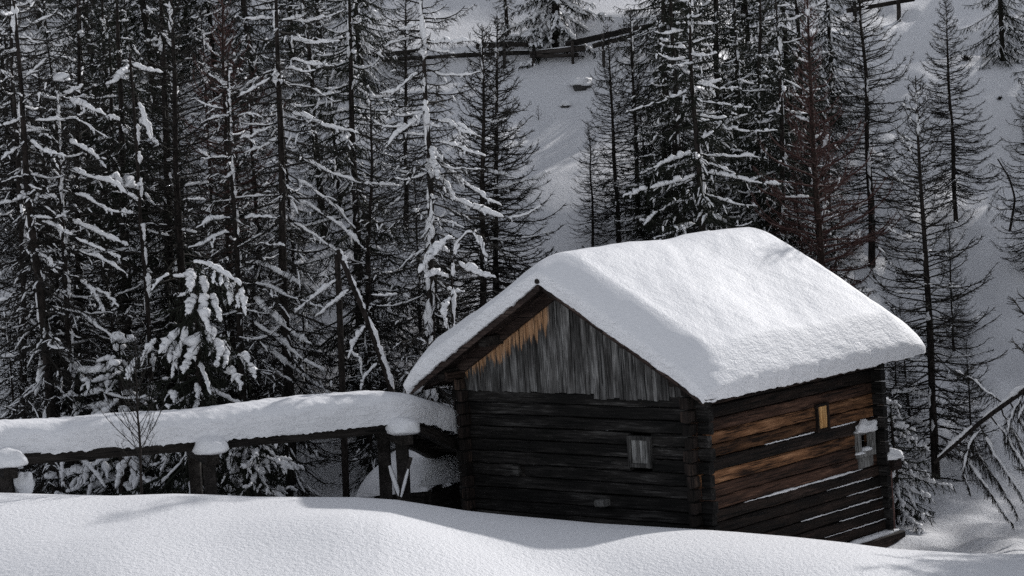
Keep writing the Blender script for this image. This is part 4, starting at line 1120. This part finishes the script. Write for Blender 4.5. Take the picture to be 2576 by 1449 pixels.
boughs_on(o, D, [(.014, [(2335, 480), (2370, 480), (2420, 440), (2450, 420)]), (.012, [(2340, 640), (2400, 650), (2460, 600)]), (.012, [(2342, 760), (2410, 750), (2470, 720), (2510, 660)]), (.012, [(2345, 840), (2420, 850), (2480, 820), (2520, 790)]), (.02, [(2350, 890), (2420, 900), (2500, 880)]),
    (.075, [(2352, 1150), (2400, 1150), (2440, 1145)]), (.07, [(2352, 1120), (2380, 1118), (2415, 1122)]), (.08, [(2345, 1000), (2290, 990), (2240, 990)]), (.09, [(2350, 1080), (2300, 1060), (2250, 1055), (2225, 1050)]), (.08, [(2352, 1140), (2300, 1150), (2240, 1180)]), (.08, [(2340, 1100), (2290, 1110), (2245, 1095)]),
    (.012, [(2340, 700), (2280, 690), (2235, 660)]), (.03, [(2350, 1240), (2420, 1250), (2490, 1290)]), (.012, [(2355, 1200), (2430, 1210), (2500, 1200)])], hang=.1, cover=.8)

boughs_on(LOW1, 53.5, [(.07, [(161, 1136), (207, 1160), (234, 1185), (268, 1231)]), (.07, [(330, 1150), (305, 1182), (290, 1233)]), (.07, [(427, 1121), (415, 1165), (405, 1190)]), (.06, [(165, 1100), (158, 1160), (155, 1230)]), (.05, [(440, 1125), (455, 1150)])], dr=(-.3, .2))
boughs_on(LOW2, 53.0, [(.13, [(545, 1120), (533, 1170), (540, 1235)]), (.11, [(586, 1150), (590, 1180), (588, 1220)]), (.09, [(640, 1160), (655, 1190), (670, 1230)]), (.06, [(610, 1100), (620, 1140), (612, 1180)]), (.09, [(600, 1190), (610, 1230)]), (.07, [(540, 1140), (525, 1165)]), (.06, [(650, 1110), (690, 1150), (720, 1190)])], dr=(-.3, .2))
boughs_on(LADEN, 53.3, [(.085, [(464, 667), (502, 660), (537, 674), (571, 694), (606, 715), (615, 740), (610, 774), (620, 802)]), (.08, [(481, 675), (478, 715), (481, 736)]), (.095, [(502, 675), (514, 715), (516, 746), (512, 781), (514, 809), (526, 837), (537, 861)]),
    (.08, [(492, 740), (478, 771), (474, 792)]), (.095, [(530, 740), (545, 775), (557, 812)]), (.06, [(571, 698), (571, 730)]), (.07, [(590, 705), (580, 740), (578, 771)]), (.07, [(612, 730), (600, 746), (600, 778)]), (.05, [(540, 680), (538, 715)]), (.05, [(556, 690), (555, 722)]),
    (.10, [(478, 800), (464, 844), (450, 878), (436, 920), (429, 958)]), (.10, [(510, 840), (488, 885), (471, 913), (460, 944)]), (.09, [(455, 830), (425, 865), (398, 892)]), (.07, [(445, 860), (428, 890), (425, 915)]), (.075, [(535, 850), (554, 889), (545, 927)]), (.075, [(560, 870), (572, 895), (565, 920)]),
    (.085, [(590, 885), (620, 905), (634, 930), (644, 955)]), (.085, [(575, 930), (590, 945), (608, 978)]), (.08, [(395, 850), (370, 885), (352, 925)]), (.075, [(345, 900), (330, 930), (321, 960)]), (.06, [(430, 690), (405, 700), (380, 733)]), (.09, [(520, 845), (533, 840), (530, 870)]),
    (.07, [(425, 985), (440, 1000), (437, 1015)]), (.08, [(455, 970), (462, 990), (470, 1010)]), (.06, [(490, 965), (500, 985), (498, 1005)])], tw=.045, tl=.42, hang=.5, twig=M_NEEDLE, twr=.009, dr=(-.9, -.3))

# ---- trees of their own shape: explicit boughs
def bent(name, label, path, r0, boughs, brad, seed, snow_tr=.06, tw=.05, hang=.8, tl=.35, twr=.0065, srad=.06, category='tree', bark=None, tip_r=.02):
    """path and boughs are world polylines; the path is the trunk"""
    r = np.random.default_rng(seed)
    path = np.array(path, float); o0 = path[0]
    o = thing(name, label, category, tuple(o0))
    def res(p, K):
        p = np.array(p, float)-o0; sg = np.r_[0, np.cumsum(np.linalg.norm(np.diff(p, axis=0), axis=1))]
        t = np.linspace(0, sg[-1], K*4); q = np.stack([np.interp(t, sg, p[:, i]) for i in range(3)], 1)
        for _ in range(K): q[1:-1] = (q[:-2]+2*q[1:-1]+q[2:])/4
        return q[np.linspace(0, len(q)-1, K).astype(int)], sg[-1]
    tp, Lt = res(path, 18)
    a = Acc(); a.tube(tp[None], np.linspace(r0, tip_r, 18)[None], 8)
    obj('trunk', a.mesh('trunk', bark or M_BARK), o)
    s = Acc()
    if snow_tr:
        lean = abs(tp[-1, 2]-tp[0, 2])/Lt < .975
        o1 = snow_along(r, tp[None], np.array([Lt]), [0], snow_tr, 1.6 if lean else .38, .97 if lean else .72, K=30 if lean else 12, t0=.01, t1=.99)
        p, R = o1[0], o1[1]
        p[:, :, 0] += r0*(.3 if lean else .75)
        if lean: p[:, :, 2] += r0*.75
        s.add(*jitter_tubes(r, p, R, 8, .9 if lean else 1.2, .10))
    obj('snow', s.mesh('snow', M_SNOW_B), o, kind='stuff') if snow_tr else None
    for bp in boughs:
        q, Lb = res(bp, 12)
        q[1:-1] += r.normal(0, .012, (10, 3))
        c = Acc(); c.tube(q[None], np.linspace(brad, .006, 12)[None], 5)
        Ln = np.array([Lb])
        Q, ql, _, _ = twigs_on(r, q[None], Ln, tw, tl/max(Lb, .5), .1, tl, hang=hang, K=4)
        c.tube(Q, np.full((len(Q), 4), twr)*np.array([1, .85, .7, .45])[None], 3)
        T, _, _, _ = twigs_on(r, Q, ql, .09, 0., .05, .12, hang=hang*.6, K=2, t0=.1, side=.6)
        c.add(*blades(T, np.full(len(T), twr*.72), r))
        b = obj('bough', c.mesh('bough', M_TWIG), o)
        o2 = snow_along(r, q[None], Ln, [0], srad, 1.2, .97, K=34)
        if o2:
            ac = Acc(); ac.add(*jitter_tubes(r, o2[0], o2[1], 8, .85, .10)); obj('snow_roll', ac.mesh('snow_roll', M_SNOW_B), b, kind='stuff')
    return o
def gp(px, D, up=0.0):
    P = at(px, 1200, D); return np.array([P[0], P[1], float(ground(P[0], P[1]))+up])
# leaning trunk with a cap of snow in front of the left wood
bent('leaning_snag', 'dead trunk leaning like a pole, its whole upper side lined with snow', [at(1010, 1090, 55.0), at(985, 980, 55), at(930, 820, 55), at(850, 628, 55.2)], .075,
     [[at(925, 810, 55), at(890, 860, 54.8), at(875, 905, 54.6)], [at(960, 900, 55), at(915, 950, 54.7), at(900, 1010, 54.5)], [at(890, 720, 55), at(845, 760, 55.2), at(790, 800, 55.4)]], .028, 5, snow_tr=.075, srad=.04, tip_r=.06)
bent('dead_stump', 'upright dead stem topped with a round snow cap beside the leaning pole', [gp(868, 55.6), at(862, 1000, 55.6), at(855, 800, 55.6), at(848, 640, 55.6)], .085,
     [[at(862, 880, 55.6), at(905, 900, 55.2), at(915, 960, 55.1)], [at(858, 990, 55.6), at(890, 1010, 55.2), at(930, 1000, 55.2)], [at(852, 700, 55.6), at(800, 740, 55.5), at(740, 790, 55.4)]], .025, 6, snow_tr=0, srad=.05, tip_r=.07)
# the stem with the odd snow figure at its top
bent('broken_snowy_stem', 'broken stem wearing a bent white figure of snow with two outstretched arms', [gp(388, 57.5), at(372, 760, 57.5), at(352, 560, 57.5), at(346, 400, 57.5), at(336, 260, 57.5), at(326, 135, 57.5)], .075,
     [[at(330, 160, 57.5), at(312, 185, 57.3), at(285, 208, 57.1), at(262, 212, 57.0)], [at(332, 165, 57.5), at(365, 178, 57.3), at(412, 182, 57.2)],
      [at(344, 245, 57.5), at(362, 290, 57.2), at(376, 345, 57.0), at(400, 370, 57)], [at(345, 300, 57.5), at(372, 320, 57.3), at(385, 360, 57.2)],
      [at(352, 480, 57.5), at(320, 470, 57.2), at(270, 440, 57)]], .03, 7, snow_tr=.07, srad=.095, tip_r=.03)
# arched snow-laden sapling left of the cabin roof
bent('arched_snowy_sapling', 'young tree bowed into white arches of snow just left of the cabin roof', [gp(1142, 54.3), at(1140, 760, 54.3), at(1135, 660, 54.2), at(1150, 590, 54.0), at(1185, 572, 53.8), at(1220, 590, 53.6)], .045,
     [[at(1140, 640, 54.1), at(1105, 625, 53.9), at(1075, 655, 53.8), at(1052, 690, 53.7)], [at(1150, 600, 54), at(1125, 600, 53.8), at(1095, 640, 53.7), at(1070, 665, 53.6)], [at(1185, 575, 53.8), at(1235, 610, 53.5), at(1275, 640, 53.3), at(1300, 665, 53.3)],
      [at(1137, 700, 54.2), at(1100, 690, 54), at(1065, 700, 53.9)], [at(1190, 580, 53.8), at(1215, 625, 53.7), at(1225, 660, 53.6)], [at(1140, 740, 54.2), at(1115, 780, 54), at(1125, 830, 54)], [at(1145, 660, 54.2), at(1200, 690, 53.9), at(1250, 700, 53.8)]], .02, 8, snow_tr=.085, srad=.08, tip_r=.01, hang=.9)
# leaning larch at the right edge with boughs trailing down
_lb = [[at(2560, 995, 52.8), at(2600, 1100, 52.6), at(2640, 1230, 52.5)], [at(2490, 1045, 53), at(2530, 1090, 52.8), at(2580, 1180, 52.6), at(2640, 1300, 52.5)], [at(2460, 1060, 53), at(2500, 1140, 52.8), at(2560, 1230, 52.6), at(2590, 1290, 52.6)],
      [at(2620, 945, 52.7), at(2660, 1040, 52.5), at(2690, 1150, 52.4)], [at(2400, 1120, 53.2), at(2450, 1180, 53), at(2510, 1270, 52.8), at(2550, 1320, 52.8)], [at(2530, 1015, 52.9), at(2500, 1000, 53), at(2450, 955, 53.2), at(2400, 930, 53.4)],
      [at(2650, 915, 52.7), at(2600, 960, 52.4), at(2560, 1060, 52.2)], [at(2440, 1090, 53.1), at(2470, 1160, 53.3), at(2530, 1240, 53.5), at(2560, 1300, 53.6)], [at(2520, 1030, 53), at(2560, 1110, 53.2), at(2600, 1200, 53.4)],
      [at(2540, 1010, 52.9), at(2570, 1060, 52.6), at(2620, 1150, 52.4)], [at(2480, 1070, 53), at(2440, 1110, 52.8), at(2420, 1180, 52.7), at(2440, 1240, 52.7)], [at(2580, 985, 52.8), at(2545, 1040, 52.5), at(2530, 1120, 52.4)]]
bent('leaning_larch', 'larch leaning in from the right edge, its trailing boughs hanging under a snow-lined trunk', [at(2860, 740, 52.5), at(2700, 870, 52.6), at(2580, 980, 52.8), at(2480, 1050, 53), at(2400, 1120, 53.2), at(2350, 1165, 53.4)], .085,
     _lb, .020, 9, snow_tr=.12, srad=.032, hang=.85, tl=.40, tw=.014, twr=.0075, tip_r=.04)
HB = hit(2556, 585)
bent('bowed_larch', 'small larch bowed to the left on the slope near the right edge', [gp(2556, HB), at(2554, 500, HB), at(2540, 450, HB), at(2510, 400, HB-.2)], .04,
     [[at(2548, 470, HB), at(2510, 470, HB-.2), at(2480, 540, HB-.4)], [at(2552, 510, HB), at(2520, 530, HB-.2), at(2490, 560, HB-.4)], [at(2530, 430, HB), at(2490, 410, HB-.2), at(2460, 430, HB-.3)], [at(2554, 480, HB), at(2580, 500, HB-.2), at(2600, 540, HB-.3)]], .014, 10, snow_tr=0, srad=.03, tl=.4, tw=.04)

# ---- the fence up the slope
fo = at(1400, 150, 83)
fence = thing('rail_fence', 'old split-rail fence with grey rails crossing the slope under the big spruce', 'fence', tuple(gp(1400, hit(1400, 150))))
fv = Vector(fence.location)
def fD(px): return hit(px, 152)-0.3
def fpt(px, py, dd=0.0): return at(px, py, fD(px)+dd)
for i, (a, b, c, d, h) in enumerate([(1198, 116, 1292, 110, .17), (1288, 112, 1346, 113, .16), (1424, 112, 1519, 91, .20), (1515, 92, 1578, 76, .19), (1574, 78, 1690, 54, .16), (1146, 140, 1332, 132, .14), (1334, 136, 1473, 120, .17),
                                     (1491, 116, 1596, 90, .16), (1334, 142, 1455, 138, .12), (960, 152, 1050, 145, .14), (940, 139, 1060, 128, .14), (1050, 146, 1150, 140, .12)]):
    beam_between('rail', Vector(fpt(a, b))-fv, Vector(fpt(c, d))-fv, .10, h, M_DARK, fence, seed=i, nx=6, jit=.014)
    if i in (5, 0, 6):
        ac = Acc(); t = np.linspace(0, 1, 30)[:, None]; A = fpt(a, b); B = fpt(c, d)
        P = (A*(1-t)+B*t)-np.array(fv); P[:, 2] += h/2+.005
        ac.tube(P[None], (.03*np.sin(np.pi*np.clip(t[:, 0], .04, .96))**.3*(1+.2*np.random.default_rng(i).normal(0, 1, 30)))[None], 6)
        obj('snow_strip', ac.mesh('snow_strip', M_SNOW_B), fence)
for px, y0, y1 in ((1268, 112, 150), (1517, 84, 112), (1588, 72, 98), (1342, 106, 150), (1440, 104, 140)):
    A = fpt(px, y0, -.12); B = fpt(px, y1, -.12); B[2] = min(B[2], float(ground(B[0], B[1])))-.2
    beam_between('post', Vector(A)-fv, Vector(B)-fv, .10, .10, M_DARKZ, fence, seed=px, nx=3)
p0 = at(2215, 20, hit(2215, 40)-.3)
f2_ = thing('rail_fence', 'two dark rails of a fence at the very top right of the slope', 'fence', tuple(p0)); fv2 = Vector(f2_.location)
for i, (a, b, c, d) in enumerate([(2130, 27, 2300, -2), (2136, 8, 2215, -8)]):
    beam_between('rail', Vector(at(a, b, hit(a, 45)-.3))-fv2, Vector(at(c, d, hit(c, 25)-.3))-fv2, .10, .15, M_DARK, f2_, seed=i, nx=5, jit=.012)
for px in (2150, 2260):
    A = at(px, 0 if px > 2200 else 5, hit(px, 40)-.4); B = A.copy(); B[2] = float(ground(A[0], A[1]))-.2
    beam_between('post', Vector(A)-fv2, Vector(B)-fv2, .13, .13, M_DARKZ, f2_, seed=px, nx=3)

# ---- small rocks and tufts breaking the snow of the slope
def rock(px, py, sz, lab, nm='rock', cap=True, seed=1):
    D = hit(px, py); P = at(px, py, D)
    o = thing(nm, lab, 'rock' if nm == 'rock' else 'shrub', tuple(P))
    if nm == 'rock':
        lump('stone', 0, 0, 0, sz, sz*.8, sz*.8, o, mat=M_ROCK, seed=seed, n=14, m=9, jag=.22, flat=1)
        if cap: lump('snow_cap', .06*sz, sz*.2, sz*.45, sz*1.35, sz*1.2, sz*.75, o, seed=seed+4, jag=.2, flat=.3)
    else:
        r = np.random.default_rng(seed); n = 60; K = 4
        v = r.normal(0, 1, (n, 3)); v[:, 2] = np.abs(v[:, 2])+.3; v /= np.linalg.norm(v, axis=1)[:, None]
        Pp = v[:, None]*(sz*r.uniform(.5, 1.2, (n, 1)))[:, :, None]*np.linspace(0, 1, K)[None, :, None]+r.normal(0, .02, (n, K, 3))
        ac = Acc(); ac.tube(Pp, np.full((n, K), .012), 3); obj('twigs', ac.mesh('twigs', M_TWIG), o, kind='stuff')
rock(1422, 270, .16, 'small dark stone poking from the bright slope below the snow-covered clump', seed=3)
rock(1462, 222, .28, 'snow-covered clump of stones on the slope beside the slim larch', seed=6)
rock(2432, 152, .22, 'dark tuft of twigs sticking out of the slope right of the lone larch', 'tuft', seed=7)
rock(2514, 252, .12, 'tiny dark tuft on the shaded slope near the right edge', 'tuft', seed=8)
rock(1276, 158, .12, 'low rock with a thick rounded snow cushion just below the fence', seed=9)

# ---- trees standing just outside the picture on the right, whose shade falls into it
for i, (x, y, h, k) in enumerate([(15.6, 51.5, 13.5, 'larch1'), (17.2, 55.0, 13.5, 'larch3'), (18.6, 50.5, 13, 'larch0'), (14.2, 49.2, 10.5, 'larch2'), (12.6, 47.6, 13, 'dense0'), (19.5, 57.5, 14.5, 'dense1')]):
    place(K_[k], (x, y, float(ground(x, y))-.1), (-.04, 0, 1), h/K_[k]['H'], i*1.3, 'bare_larch', 'tall bare larch standing beyond the right edge of the picture', 'tree', 'larches beyond the right edge')
for i in range(18):  # unseen conifers added uphill to dim the right-hand slope
    if i % 6 in (1, 4): continue
    x = 17+(i % 6)*2.7+r_.uniform(-.8, .8); y = 68+(i//6)*8+(i % 6)*1.5+r_.uniform(-2, 2)
    k = K_[r_.choice(['dark0', 'dark1', 'spruce1', 'larch2', 'spruce3'])]
    place(k, (x, y, float(ground(x, y))-.1), (-.03, 0, 1), r_.uniform(8, 10)/k['H'], r_.uniform(0, 6), 'dark_conifer', 'unseen dark conifer added beyond the right edge to shade the slope', 'tree', 'conifers added beyond the right edge for shade')

for i in range(40):  # row of unseen conifers added above to keep the hillside in shade
    x = -22+i*2.1+r_.uniform(-.9, .9)
    if 8 < x < 27: continue  # gap left to let some sun onto the middle of the slope
    y = 99+(i % 3)*4+r_.uniform(-2, 2)-.05*x
    k = K_[r_.choice(['dark0', 'dark1', 'dark2', 'spruce1', 'spruce3'])]
    place(k, (x, y, float(ground(x, y))-.1), (-.03, 0, 1), r_.uniform(9.5, 12)/k['H'], r_.uniform(0, 6), 'dark_conifer', 'unseen dark conifer added higher up to shade the hillside', 'tree', 'conifers added higher up for shade')
